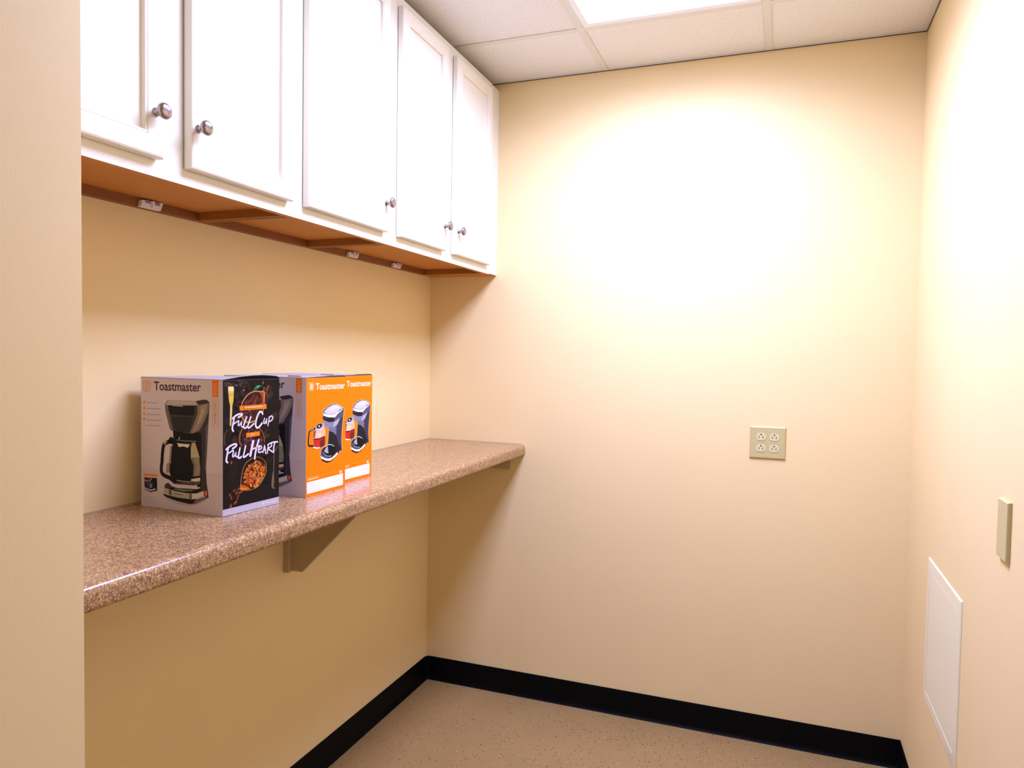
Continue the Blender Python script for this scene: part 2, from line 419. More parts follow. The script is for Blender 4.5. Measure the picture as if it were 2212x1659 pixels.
# bracket and end cleat
br = thing('shelf_bracket', 'beige triangular wooden bracket under the middle of the countertop', 'bracket', (0, -0.98, 0.75))
zt = CT - .0446 - .75
bm = bmesh.new(); add_box(bm, 0.0, 0.0195, -.0125, .0125, 0, zt, bevel=.001, seg=1); obj('wall_strip', bm, M['bracket'], br)
bm = bmesh.new(); add_prism(bm, [(0.0196, .004), (.060, .004), (.327, zt - .004), (.331, zt), (.0196, zt)], 1, .001, .0135); obj('gusset', bm, M['bracket'], br)
bm = bmesh.new(); add_box(bm, 0.0005, 0.392, -.020, -.0002, CT - .0446 - .062, CT - .0446, bevel=.001, seg=1)
tag(obj('support_cleat', bm, M['bracket']), 'beige wooden cleat along the back wall under the countertop end', 'bracket')


# ---------------------------------------------------------------- printed artwork of the cartons, in 0.1 mm on each face
# p polygon, s stroke, e ellipse, t text; second value is the layer, third the ink colour
ART = {}
ART['g'] = [
 ["p",1,[189,159,146],[[8,916],[2608,969],[2608,12],[18,-9]]],
 ["l",2,[214,133,79],29.7,[[89,2946],[93,2753],[144,2736],[278,2741],[322,2767],[324,2943],[298,2972],[130,2971],[89,2946]]],
 ["s",2,[214,133,79],26.4,[[153,2930],[151,2779]]],
 ["s",2,[214,133,79],26.4,[[207,2932],[205,2781]]],
 ["s",2,[214,133,79],26.4,[[260,2933],[258,2783]]],
 ["s",2,[214,133,79],16.5,[[146,2897],[267,2901]]],
 ["t",2,[75,53,59],"Toastmaster",[445,2766],[1965,2785],[440,2942],0],
 ["p",2,[224,100,15],[[2306,3070],[2490,3067],[2490,2675],[2309,2679]]],
 ["t",3,[235,154,92],"12 CUP",[2355,2973],[2355,2708],[2429,2976],1],
 ["l",3,[214,133,79],16.5,[[2318,2654],[2317,2022],[2348,2005],[2459,2005],[2483,2024],[2484,2663],[2318,2661]]],
 ["t",3,[201,119,72],"COFFEE MAKER",[2355,2622],[2354,2060],[2428,2625],1],
 ["e",2,[226,129,63],120,2471,42.0,35.1,0],
 ["e",3,[192,90,44],120,2471,16.8,12.7,0],
 ["e",2,[226,129,63],118,2327,42.0,35.1,0],
 ["e",3,[192,90,44],118,2327,16.8,12.7,0],
 ["e",2,[226,129,63],116,2194,42.0,36.0,0],
 ["e",3,[192,90,44],116,2194,16.8,13.0,0],
 ["e",2,[226,129,63],114,2065,42.0,36.0,0],
 ["e",3,[192,90,44],114,2065,16.8,13.0,0],
 ["e",2,[217,158,120],102,1931,42.8,36.0,0],
 ["e",3,[214,133,79],102,1931,17.1,13.0,0],
 ["p",2,[151,128,123],[[211,2472],[246,2472],[246,2449],[211,2448]]],
 ["p",2,[151,128,123],[[253,2472],[291,2473],[291,2450],[253,2449]]],
 ["p",2,[151,128,123],[[298,2473],[327,2474],[327,2451],[298,2450]]],
 ["p",2,[151,128,123],[[334,2474],[376,2475],[376,2452],[334,2451]]],
 ["p",2,[151,128,123],[[383,2475],[429,2476],[429,2453],[383,2452]]],
 ["p",2,[151,128,123],[[436,2477],[466,2477],[466,2454],[435,2453]]],
 ["p",2,[151,128,123],[[473,2477],[501,2478],[501,2455],[473,2454]]],
 ["p",2,[151,128,123],[[508,2478],[535,2479],[535,2455],[508,2455]]],
 ["p",2,[151,128,123],[[542,2479],[567,2479],[567,2456],[542,2455]]],
 ["p",2,[151,128,123],[[209,2334],[251,2335],[251,2311],[209,2310]]],
 ["p",2,[151,128,123],[[258,2335],[307,2336],[307,2312],[258,2311]]],
 ["p",2,[151,128,123],[[314,2336],[352,2337],[352,2314],[314,2313]]],
 ["p",2,[151,128,123],[[359,2337],[385,2338],[385,2314],[359,2314]]],
 ["p",2,[151,128,123],[[392,2338],[427,2339],[427,2316],[392,2315]]],
 ["p",2,[151,128,123],[[434,2339],[481,2340],[481,2317],[434,2316]]],
 ["p",2,[151,128,123],[[488,2341],[537,2342],[536,2318],[488,2317]]],
 ["p",2,[151,128,123],[[543,2342],[584,2343],[583,2320],[543,2318]]],
 ["p",2,[151,128,123],[[590,2343],[626,2344],[626,2321],[590,2320]]],
 ["p",2,[151,128,123],[[633,2344],[665,2345],[665,2322],[633,2321]]],
 ["p",2,[151,128,123],[[207,2195],[237,2196],[237,2173],[207,2172]]],
 ["p",2,[151,128,123],[[244,2196],[280,2197],[280,2174],[244,2173]]],
 ["p",2,[151,128,123],[[287,2198],[321,2199],[320,2175],[287,2174]]],
 ["p",2,[151,128,123],[[328,2199],[353,2200],[353,2176],[327,2175]]],
 ["p",2,[151,128,123],[[360,2200],[413,2201],[412,2178],[360,2176]]],
 ["p",2,[151,128,123],[[420,2201],[456,2202],[456,2179],[419,2178]]],
 ["p",2,[151,128,123],[[463,2203],[499,2204],[499,2180],[462,2179]]],
 ["p",2,[151,128,123],[[506,2204],[539,2205],[539,2181],[505,2180]]],
 ["p",2,[151,128,123],[[546,2205],[578,2206],[577,2182],[546,2181]]],
 ["p",2,[151,128,123],[[585,2206],[622,2207],[622,2184],[584,2182]]],
 ["p",2,[151,128,123],[[629,2207],[666,2208],[666,2185],[629,2184]]],
 ["p",2,[151,128,123],[[206,2062],[259,2064],[258,2040],[205,2038]]],
 ["p",2,[151,128,123],[[266,2064],[306,2065],[306,2041],[265,2040]]],
 ["p",2,[151,128,123],[[313,2065],[341,2066],[341,2043],[313,2042]]],
 ["p",2,[151,128,123],[[348,2066],[400,2068],[400,2044],[348,2043]]],
 ["p",2,[151,128,123],[[407,2068],[446,2069],[446,2046],[407,2045]]],
 ["p",2,[151,128,123],[[453,2070],[507,2071],[507,2048],[452,2046]]],
 ["p",2,[151,128,123],[[514,2071],[555,2073],[555,2049],[514,2048]]],
 ["p",2,[151,128,123],[[562,2073],[609,2074],[609,2051],[562,2049]]],
 ["p",2,[151,128,123],[[616,2075],[651,2076],[650,2052],[616,2051]]],
 ["p",2,[151,128,123],[[658,2076],[689,2077],[689,2053],[657,2052]]],
 ["p",2,[151,128,123],[[204,1933],[239,1935],[238,1911],[203,1910]]],
 ["p",2,[151,128,123],[[246,1935],[292,1936],[292,1913],[245,1911]]],
 ["p",2,[151,128,123],[[299,1937],[335,1938],[335,1914],[299,1913]]],
 ["p",2,[151,128,123],[[342,1938],[370,1939],[370,1915],[342,1914]]],
 ["p",2,[151,128,123],[[377,1939],[426,1941],[426,1917],[377,1915]]],
 ["p",2,[151,128,123],[[433,1941],[471,1942],[470,1919],[433,1917]]],
 ["p",2,[151,128,123],[[478,1942],[503,1943],[502,1920],[477,1919]]],
 ["p",2,[151,128,123],[[509,1944],[547,1945],[547,1921],[509,1920]]],
 ["p",2,[151,128,123],[[554,1945],[604,1947],[603,1923],[554,1921]]],
 ["p",2,[151,128,123],[[611,1947],[666,1949],[665,1925],[610,1923]]],
 ["p",3,[58,47,44],[[1888,2466],[2226,2510],[2206,2235],[2173,1815],[2132,1182],[2131,1305],[2118,1035],[2142,722],[2196,419],[1964,571],[1841,742],[1714,1692],[1715,1884]]],
 ["p",4,[21,17,15],[[1840,1862],[1977,1842],[1976,1516],[1988,1171],[1991,1295],[1977,934],[1964,607],[1841,615],[1712,1305],[1793,1696]]],
 ["p",4,[92,75,68],[[2108,2002],[2180,2101],[2132,1182],[2118,1053],[2076,1049],[2093,1179]]],
 ["p",5,[59,50,48],[[806,2457],[901,2432],[1320,2441],[1757,2460],[1889,2476],[2058,2488],[2213,2511],[2193,2338],[2057,2094],[1912,1895],[1701,1830],[1382,1821],[1180,1849],[1045,1841],[991,1862],[911,2053],[831,2263]]],
 ["p",6,[127,102,80],[[1849,2472],[2213,2511],[2193,2338],[2057,2094],[1912,1895],[1701,1830],[1622,1826],[1755,2078],[1848,2274]]],
 ["p",7,[152,121,92],[[1954,2479],[2136,2501],[2109,2315],[1952,2069],[1847,1939],[1754,1848],[1701,1840],[1834,2063],[1927,2278]]],
 ["p",8,[168,132,99],[[1979,2376],[2097,2447],[2057,2284],[1913,2086],[1847,2006],[1900,2181]]],
 ["p",6,[107,82,72],[[813,2452],[915,2430],[953,2211],[1046,1943],[1072,1842],[1018,1849],[964,1890],[911,2053],[831,2263]]],
 ["p",7,[22,17,15],[[915,2430],[1320,2439],[1771,2459],[1757,2346],[1730,2225],[1318,2214],[994,2218],[927,2326]]],
 ["p",7,[42,35,32],[[1021,2175],[1703,2190],[1636,1976],[1556,1836],[1315,1832],[1154,1871],[1046,2002]]],
 ["p",6,[157,129,113],[[889,2547],[1784,2562],[1889,2474],[1757,2459],[1320,2443],[806,2460]]],
 ["p",7,[179,149,127],[[943,2535],[1758,2551],[1836,2483],[1320,2460],[888,2475]]],
 ["p",7,[60,42,42],[[1797,2560],[1980,2596],[2110,2609],[2162,2592],[2239,2539],[2058,2498],[1889,2476]]],
 ["p",8,[132,105,92],[[1889,2476],[2058,2502],[2239,2541],[2226,2512],[2058,2483],[1888,2462]]],
 ["p",8,[185,154,130],[[1050,2433],[1400,2435],[1386,2417],[1064,2420]]],
 ["p",5,[15,12,11],[[1072,1857],[1180,1853],[1382,1821],[1701,1826],[1833,1833],[1826,1626],[1447,1617],[1138,1627],[1084,1702]]],
 ["p",9,[106,106,85],[[1179,1647],[1474,1646],[1819,1660],[1813,1635],[1447,1627],[1179,1630]]],
 ["p",9,[138,138,136],[[1260,1712],[1294,1714],[1293,1661],[1253,1658]]],
 ["p",5,[16,13,12],[[1179,1630],[1042,1494],[997,1100],[939,1037],[963,855],[1025,722],[1088,616],[1342,619],[1717,632],[1903,675],[1952,751],[1966,1023],[1918,1335],[1897,1414],[1793,1629]]],
 ["p",6,[139,106,92],[[1042,1492],[933,1485],[887,1092],[770,868],[860,852],[950,854],[978,1132],[997,1100]]],
 ["p",7,[199,167,149],[[857,1477],[987,1486],[936,1095],[863,1078],[835,864],[777,868],[813,1212],[819,1087]]],
 ["p",7,[171,143,102],[[1674,1602],[1779,1619],[1871,1413],[1925,1282],[1645,1262],[1646,1494]]],
 ["p",7,[111,91,72],[[1634,1262],[1924,1283],[1953,1022],[1940,877],[1718,832],[1732,1096]]],
 ["p",8,[139,116,90],[[1720,1249],[1893,1270],[1929,1020],[1891,873],[1768,854],[1806,1101]]],
 ["p",8,[205,181,140],[[1198,1567],[1420,1565],[1620,1568],[1553,1483],[1420,1507],[1258,1482],[1232,1535]]],
 ["p",8,[208,171,130],[[1656,773],[1940,833],[1940,759],[1841,729],[1655,722]]],
 ["p",8,[154,140,108],[[1178,716],[1405,707],[1655,720],[1630,702],[1405,690],[1191,698]]],
 ["p",8,[77,58,48],[[1088,644],[1643,703],[1952,751],[1940,687],[1841,651],[1405,624]]],
 ["s",9,[20,16,15],99.0,[[1124,1616],[933,1580],[782,1512],[732,1336],[708,1079],[695,1019],[693,862],[782,786],[962,744],[1089,681]]],
 ["p",9,[26,21,19],[[962,1690],[1044,1699],[1179,1630],[1123,1509],[906,1564]]],
 ["p",10,[165,134,114],[[758,1549],[838,1609],[893,1592],[796,1493]]],
 ["p",4,[168,139,128],[[777,303],[2208,393],[2024,277],[1652,142],[1211,157],[880,219]]],
 ["p",5,[58,45,42],[[806,575],[909,629],[1024,556],[1215,526],[1841,561],[2087,636],[2142,694],[2166,588],[1840,452],[1214,434],[792,471]]],
 ["p",6,[163,140,112],[[786,489],[921,482],[1214,452],[1591,439],[1840,461],[2111,561],[2110,439],[1839,333],[1678,314],[1213,314],[932,335],[759,376]]],
 ["p",7,[200,173,142],[[1679,442],[1840,465],[2037,532],[2037,432],[1840,342],[1678,323]]],
 ["p",7,[90,74,60],[[934,479],[1023,459],[1022,334],[945,341]]],
 ["p",7,[93,74,60],[[1604,435],[1672,441],[1672,318],[1603,316]]],
 ["p",8,[116,88,62],[[1093,402],[1372,392],[1371,372],[1092,382]]],
 ["p",7,[18,15,14],[[1011,536],[1087,515],[1467,488],[1778,523],[1976,604],[1964,548],[1778,455],[1529,438],[1150,451],[946,480]]],
 ["p",8,[143,128,110],[[1100,498],[1529,502],[1716,523],[1691,502],[1466,478],[1112,482]]],
 ["p",7,[43,33,31],[[752,356],[932,330],[1213,309],[1678,311],[1864,334],[2196,445],[2202,411],[2024,323],[1777,218],[1590,192],[1212,221],[880,275],[752,319]]],
 ["p",8,[111,86,80],[[1815,317],[2184,432],[2024,332],[1777,232],[1715,226]]],
 ["p",8,[22,16,15],[[829,326],[1213,291],[1678,296],[1777,305],[1715,231],[1212,240],[893,285]]],
 ["e",7,[64,38,31],2117,489,63.7,76.5,0],
 ["e",9,[211,83,58],2120,490,39.2,61.1,0],
 ["p",2,[217,107,40],[[110,780],[562,782],[559,729],[106,723]]],
 ["p",2,[26,21,23],[[109,688],[546,700],[545,399],[321,345],[124,400]]],
 ["p",3,[94,39,38],[[111,684],[352,694],[312,618],[113,559]]],
 ["s",4,[165,140,144],20.5,[[127,612],[200,604],[299,617],[359,673]]],
 ["e",4,[58,51,54],285,531,125.9,83.2,0],
 ["e",5,[109,100,104],337,498,39.8,57.0,0],
 ["s",4,[183,156,156],33.4,[[138,430],[243,406],[335,395],[480,434]]],
 ["p",2,[173,138,128],[[109,239],[491,256],[491,245],[108,228]]],
 ["p",2,[173,138,128],[[108,199],[490,217],[490,205],[108,188]]],
 ["p",2,[173,138,128],[[107,159],[490,177],[490,166],[107,148]]],
 ["p",2,[173,138,128],[[107,120],[489,138],[489,126],[107,108]]],
 ["p",2,[173,138,128],[[106,80],[489,98],[489,87],[106,69]]],
]
ART['d'] = [
 ["e",1,[30,23,24],1378,1772,77.8,84.0,36],
 ["e",2,[33,27,29],684,2758,78.5,117.4,10],
 ["e",1,[33,27,29],125,2165,99.2,98.3,89],
 ["e",2,[42,27,23],553,1637,60.3,128.3,81],
 ["e",1,[33,27,29],989,2588,98.7,97.6,81],
 ["e",2,[51,34,28],876,1735,138.3,108.9,35],
 ["e",1,[42,27,23],1194,2109,69.2,133.4,37],
 ["e",2,[64,42,26],726,2917,63.0,133.1,36],
 ["e",1,[51,34,28],1147,1636,89.2,74.1,19],
 ["e",2,[30,23,24],1209,2392,124.8,49.3,79],
 ["e",1,[42,27,23],332,2394,76.2,96.2,20],
 ["e",2,[51,34,28],536,2968,97.0,76.5,46],
 ["e",1,[58,37,25],1562,2146,160.4,84.0,26],
 ["e",2,[64,42,26],221,2907,68.6,103.4,19],
 ["e",1,[30,23,24],949,2220,80.4,136.3,15],
 ["e",2,[58,37,25],1303,2551,124.1,62.4,25],
 ["e",1,[51,34,28],405,2435,73.3,83.9,82],
 ["e",2,[58,37,25],1389,1794,77.1,46.6,32],
 ["e",1,[42,27,23],406,2706,91.7,66.7,41],
 ["e",2,[30,23,24],132,1766,62.6,91.3,83],
 ["e",1,[64,42,26],1022,1879,61.0,78.6,55],
 ["e",2,[42,27,23],361,1819,84.2,101.6,82],
 ["e",1,[42,27,23],512,2417,115.9,104.3,34],
 ["e",2,[58,37,25],547,2452,61.0,133.8,80],
 ["e",1,[30,23,24],1044,2905,69.7,133.5,85],
 ["e",2,[64,42,26],1337,1744,122.5,98.1,51],
 ["e",1,[51,34,28],1450,2648,79.4,58.2,78],
 ["e",2,[58,37,25],1369,2795,147.1,96.3,25],
 ["e",1,[30,23,24],290,2178,124.7,84.5,67],
 ["e",2,[64,42,26],697,2869,110.2,88.2,32],
 ["e",1,[33,27,29],951,2778,63.8,128.1,1],
 ["e",2,[51,34,28],486,2516,62.0,91.1,48],
 ["e",1,[58,37,25],352,1682,74.7,85.9,51],
 ["e",2,[30,23,24],194,2839,124.7,74.8,55],
 ["e",1,[58,37,25],661,2014,61.4,125.3,25],
 ["e",2,[58,37,25],995,1690,99.1,117.4,21],
 ["e",1,[64,42,26],596,2759,68.1,88.7,43],
 ["e",2,[51,34,28],430,1679,121.1,41.5,39],
 ["e",1,[64,42,26],231,2842,106.7,89.6,66],
 ["e",2,[33,27,29],411,1850,74.3,57.6,80],
 ["e",1,[33,27,29],62,2925,101.5,124.9,72],
 ["e",2,[58,37,25],499,1816,111.9,83.8,18],
 ["e",1,[64,42,26],420,2185,86.1,81.0,77],
 ["e",2,[42,27,23],264,1913,78.0,127.7,25],
 ["e",1,[30,23,24],902,2491,142.6,49.3,82],
 ["e",2,[64,42,26],1464,2702,95.7,61.3,2],
 ["e",1,[28,20,18],938,936,144.1,117.7,12],
 ["e",2,[32,26,16],314,943,122.9,131.3,9],
 ["e",1,[28,20,18],1166,396,78.1,88.1,28],
 ["e",2,[21,17,15],958,582,147.0,104.5,76],
 ["e",1,[34,21,15],422,1035,87.9,64.3,41],
 ["e",2,[32,26,16],842,940,151.8,81.0,51],
 ["e",1,[32,26,16],1478,1118,106.7,47.2,23],
 ["e",2,[21,17,15],1369,961,104.1,80.0,3],
 ["e",1,[21,17,15],310,1517,115.2,71.5,11],
 ["e",2,[32,26,16],1159,956,153.7,115.0,19],
 ["e",1,[34,21,15],1409,1410,164.9,61.0,74],
 ["e",2,[21,17,15],1049,896,61.9,67.1,12],
 ["e",1,[28,20,18],378,529,67.9,49.4,82],
 ["e",2,[34,21,15],493,579,132.2,101.7,16],
 ["e",1,[21,17,15],1341,660,137.3,110.1,70],
 ["e",2,[34,21,15],310,1135,138.7,86.6,8],
 ["e",1,[21,17,15],614,1380,110.3,91.3,38],
 ["e",2,[32,26,16],1316,1118,68.7,136.2,35],
 ["e",1,[34,21,15],1338,1475,70.2,56.7,77],
 ["e",2,[28,20,18],1259,1236,111.9,109.7,23],
 ["e",1,[32,26,16],1352,970,96.9,61.9,67],
 ["e",2,[21,17,15],914,1414,92.0,100.9,52],
 ["e",1,[34,21,15],933,1492,85.4,119.5,84],
 ["e",2,[32,26,16],920,641,123.5,75.5,10],
 ["e",1,[28,20,18],1361,456,133.4,110.3,77],
 ["e",2,[21,17,15],539,1037,149.6,59.6,5],
 ["e",1,[34,21,15],787,929,63.0,103.5,43],
 ["e",2,[21,17,15],1197,461,73.5,133.1,65],
 ["e",1,[34,21,15],1282,1419,127.5,101.0,2],
 ["e",2,[28,20,18],1359,363,113.9,58.0,46],
 ["s",3,[84,69,79],8.8,[[146,2905],[215,2913]]],
 ["s",3,[109,90,106],8.8,[[217,2933],[253,2945]]],
 ["s",3,[143,125,140],8.8,[[53,2933],[94,2949]]],
 ["s",3,[84,69,79],8.8,[[424,2934],[468,2941]]],
 ["s",3,[84,69,79],8.8,[[264,2963],[308,2983]]],
 ["s",3,[84,69,79],8.8,[[508,2906],[553,2920]]],
 ["s",3,[109,90,106],8.8,[[150,2942],[197,2955]]],
 ["s",3,[143,125,140],8.8,[[365,2939],[432,2943]]],
 ["s",3,[109,90,106],8.8,[[528,3029],[593,3049]]],
 ["s",3,[143,125,140],8.8,[[149,2988],[201,2993]]],
 ["s",3,[109,90,106],8.8,[[193,2954],[228,2962]]],
 ["s",3,[84,69,79],8.8,[[453,3031],[495,3045]]],
 ["s",3,[109,90,106],8.8,[[358,2896],[419,2917]]],
 ["s",3,[109,90,106],8.8,[[482,2932],[545,2940]]],
 ["s",3,[143,125,140],8.8,[[323,2937],[402,2950]]],
 ["s",3,[109,90,106],8.8,[[205,2871],[271,2873]]],
 ["s",3,[109,90,106],8.8,[[47,2988],[108,2995]]],
 ["s",3,[84,69,79],8.8,[[493,2946],[526,2953]]],
 ["s",3,[143,125,140],8.8,[[90,2942],[142,2950]]],
 ["s",3,[109,90,106],8.8,[[239,2966],[305,2969]]],
 ["s",3,[109,90,106],8.8,[[98,2983],[143,3002]]],
 ["s",3,[84,69,79],8.8,[[503,2945],[549,2961]]],
 ["s",3,[84,69,79],8.8,[[506,3024],[542,3037]]],
 ["s",3,[84,69,79],8.8,[[31,2993],[100,3009]]],
 ["s",3,[109,90,106],8.8,[[502,2974],[581,2991]]],
 ["s",3,[84,69,79],8.8,[[431,3021],[491,3030]]],
 ["p",4,[138,106,32],[[140,2919],[308,2920],[329,2863],[310,2577],[279,2476],[276,2374],[250,2023],[192,2027],[205,2480],[174,2584],[147,2788]]],
 ["p",5,[220,194,78],[[150,2912],[301,2912],[318,2864],[301,2578],[268,2477],[265,2375],[239,2029],[202,2032],[215,2480],[183,2583],[158,2788]]],
 ["p",6,[243,223,160],[[155,2908],[294,2908],[308,2864],[305,2803],[163,2808],[158,2859]]],
 ["p",6,[232,201,140],[[218,2480],[265,2477],[258,2273],[239,2070],[208,2072],[215,2276]]],
 ["s",6,[168,138,40],11.7,[[170,2735],[310,2729]]],
 ["s",4,[122,100,56],14.7,[[131,1945],[66,1859],[44,1780],[46,1679],[58,1648],[79,1603]]],
 ["p",5,[44,106,60],[[898,2797],[940,2864],[989,2904],[1067,2923],[1209,2899],[1102,2867],[1018,2819],[947,2790]]],
 ["p",6,[95,174,120],[[989,2862],[1032,2903],[1102,2911],[1117,2895],[1046,2860]]],
 ["p",4,[58,26,16],[[548,2473],[589,2564],[712,2689],[850,2756],[1032,2773],[1231,2771],[1267,2682],[1260,2457],[1231,2320],[1145,2165],[989,2091],[780,2058],[589,2149],[535,2318]]],
 ["p",5,[156,67,18],[[1102,2752],[1224,2769],[1260,2682],[1257,2468],[1181,2472],[1188,2600],[1145,2687]]],
 ["p",6,[196,90,24],[[1202,2759],[1245,2757],[1257,2639],[1254,2490],[1217,2492]]],
 ["s",7,[224,151,90],23.5,[[551,2483],[589,2564],[705,2684],[843,2757],[1003,2777],[1145,2761],[1231,2774],[1267,2692],[1260,2596]]],
 ["s",7,[210,160,144],14.7,[[1260,2596],[1253,2468],[1231,2320],[1181,2238]]],
 ["s",7,[184,138,60],44.0,[[569,2192],[630,2115],[780,2061],[1003,2090]]],
 ["s",6,[138,90,32],32.3,[[535,2328],[548,2245],[575,2171]]],
 ["e",5,[90,34,24],864,2531,32.4,18.3,27],
 ["e",8,[124,54,42],857,2538,12.3,4.9,27],
 ["e",6,[74,28,24],784,2574,32.9,18.6,-60],
 ["e",8,[104,47,42],777,2581,12.5,4.9,-60],
 ["e",7,[90,34,24],985,2670,39.1,21.7,77],
 ["e",8,[124,54,42],978,2676,15.1,5.9,77],
 ["e",5,[74,28,24],944,2531,37.0,21.0,-75],
 ["e",8,[104,47,42],938,2538,14.1,5.6,-75],
 ["e",6,[90,34,24],1052,2651,34.4,19.2,-70],
 ["e",8,[124,54,42],1045,2657,13.1,5.1,-70],
 ["e",7,[124,58,34],985,2568,34.8,19.7,66],
 ["e",8,[167,84,54],979,2574,13.2,5.2,66],
 ["e",5,[74,28,24],821,2508,36.8,20.8,-30],
 ["e",8,[104,47,42],814,2515,14.0,5.6,-30],
 ["e",6,[90,34,24],692,2511,43.2,23.8,72],
 ["e",8,[124,54,42],685,2517,16.4,6.6,72],
 ["e",7,[106,44,28],704,2546,36.9,21.2,72],
 ["e",8,[144,67,47],698,2552,14.0,5.7,72],
 ["e",5,[90,34,24],958,2621,39.6,22.0,-9],
 ["e",8,[124,54,42],951,2628,15.3,5.9,-9],
 ["e",6,[90,34,24],1030,2569,35.1,20.0,-65],
 ["e",8,[124,54,42],1024,2575,13.3,5.3,-65],
 ["e",7,[106,44,28],907,2506,34.0,18.9,12],
 ["e",8,[144,67,47],901,2513,12.9,5.1,12],
 ["e",5,[124,58,34],986,2513,34.0,18.9,-72],
 ["e",8,[167,84,54],979,2520,12.9,5.1,-72],
 ["e",6,[138,74,52],678,2510,36.8,21.2,53],
 ["e",8,[184,104,77],672,2517,14.0,5.7,53],
 ["e",7,[124,58,34],1140,2486,38.7,21.6,52],
 ["e",8,[167,84,54],1133,2493,14.7,5.7,52],
 ["e",5,[138,74,52],941,2481,36.1,20.0,-41],
 ["e",8,[184,104,77],934,2488,13.7,5.4,-41],
 ["e",6,[90,34,24],869,2480,43.9,24.3,35],
 ["e",8,[124,54,42],862,2487,16.4,6.6,35],
 ["e",7,[110,52,48],938,2564,37.2,21.1,73],
 ["e",8,[149,77,72],931,2570,14.1,5.6,73],
 ["e",5,[110,52,48],883,2625,33.6,18.6,14],
 ["e",8,[149,77,72],877,2632,12.8,5.0,14],
 ["e",6,[90,34,24],1104,2542,37.7,21.1,-31],
 ["e",8,[124,54,42],1097,2549,14.3,5.6,-31],
 ["e",7,[110,52,48],903,2676,40.1,22.3,-80],
 ["e",8,[149,77,72],896,2683,15.2,6.0,-80],
 ["e",5,[106,44,28],1132,2585,36.5,20.4,49],
 ["e",8,[144,67,47],1125,2591,13.9,5.4,49],
 ["e",6,[74,28,24],842,2606,40.1,22.3,-39],
 ["e",8,[104,47,42],836,2613,15.0,6.0,-39],
 ["e",7,[124,58,34],859,2614,35.9,20.3,24],
 ["e",8,[167,84,54],852,2621,13.6,5.5,24],
 ["e",5,[74,28,24],748,2514,35.1,19.0,-39],
 ["e",8,[104,47,42],742,2520,13.1,5.3,-39],
 ["e",6,[124,58,34],1020,2622,36.0,20.0,-44],
 ["e",8,[167,84,54],1014,2628,13.7,5.5,-44],
 ["e",7,[110,52,48],768,2542,43.0,23.7,64],
 ["e",8,[149,77,72],761,2548,16.3,6.6,64],
 ["e",5,[74,28,24],883,2561,43.2,24.0,-46],
 ["e",8,[104,47,42],877,2567,16.4,6.5,-46],
 ["e",6,[74,28,24],1081,2601,35.2,19.2,64],
 ["e",8,[104,47,42],1075,2607,13.4,5.3,64],
 ["e",7,[110,52,48],838,2570,41.0,23.2,-7],
 ["e",8,[149,77,72],831,2577,15.6,6.3,-7],
 ["e",5,[110,52,48],711,2531,40.5,22.9,-39],
 ["e",8,[149,77,72],705,2538,15.4,6.2,-39],
 ["e",6,[74,28,24],945,2532,43.6,24.2,-32],
 ["e",8,[104,47,42],939,2538,16.6,6.5,-32],
 ["e",7,[74,28,24],865,2619,36.9,20.9,-61],
 ["e",8,[104,47,42],858,2625,14.0,5.6,-61],
 ["e",5,[138,74,52],975,2525,39.7,22.1,72],
 ["e",8,[184,104,77],969,2532,15.1,6.1,72],
 ["e",5,[74,38,38],995,2232,41.6,22.7,-12],
 ["e",8,[104,59,59],988,2239,15.5,6.1,-12],
 ["e",6,[110,52,48],623,2289,35.7,19.7,-78],
 ["e",8,[149,77,72],616,2295,13.6,5.4,-78],
 ["e",7,[110,52,48],697,2297,33.3,18.8,56],
 ["e",8,[149,77,72],690,2304,12.7,5.1,56],
 ["e",5,[58,28,28],767,2301,32.2,17.9,-71],
 ["e",8,[84,47,47],761,2307,12.0,4.7,-71],
 ["e",6,[58,28,28],1117,2284,38.4,20.9,-72],
 ["e",8,[84,47,47],1111,2291,14.3,5.8,-72],
 ["e",7,[110,52,48],719,2179,35.6,20.1,-66],
 ["e",8,[149,77,72],713,2186,13.5,5.3,-66],
 ["e",5,[58,28,28],714,2253,31.3,17.7,21],
 ["e",8,[84,47,47],708,2260,11.9,4.8,21],
 ["e",6,[74,38,38],1021,2301,41.9,22.8,24],
 ["e",8,[104,59,59],1014,2308,15.6,6.2,24],
 ["e",7,[90,44,40],836,2263,41.5,23.0,64],
 ["e",8,[124,67,62],830,2269,15.5,6.2,64],
 ["e",5,[90,44,40],672,2285,37.0,20.9,-41],
 ["e",8,[124,67,62],666,2292,14.1,5.7,-41],
 ["e",6,[58,28,28],1001,2209,41.6,22.7,-9],
 ["e",8,[84,47,47],995,2215,15.5,6.3,-9],
 ["e",7,[74,38,38],1174,2323,38.5,21.5,24],
 ["e",8,[104,59,59],1168,2329,14.6,5.8,24],
 ["e",5,[74,38,38],579,2327,37.1,21.4,24],
 ["e",8,[104,59,59],573,2334,14.1,5.8,24],
 ["e",6,[74,38,38],598,2223,37.2,21.4,29],
 ["e",8,[104,59,59],592,2229,14.1,5.7,29],
 ["e",7,[58,28,28],707,2327,34.4,19.4,46],
 ["e",8,[84,47,47],701,2334,13.1,5.2,46],
 ["e",5,[58,28,28],1046,2214,42.6,24.2,34],
 ["e",8,[84,47,47],1040,2221,16.2,6.4,34],
 ["e",6,[110,52,48],662,2166,33.8,19.5,51],
 ["e",8,[149,77,72],656,2173,12.9,5.3,51],
 ["e",7,[110,52,48],834,2228,34.6,19.6,54],
 ["e",8,[149,77,72],827,2235,13.1,5.3,54],
 ["e",5,[74,38,38],975,2181,38.2,21.2,18],
 ["e",8,[104,59,59],968,2188,14.8,5.7,18],
 ["e",6,[58,28,28],1032,2257,38.0,20.7,3],
 ["e",8,[84,47,47],1026,2264,14.2,5.7,3],
 ["e",7,[110,52,48],901,2152,33.8,19.1,-44],
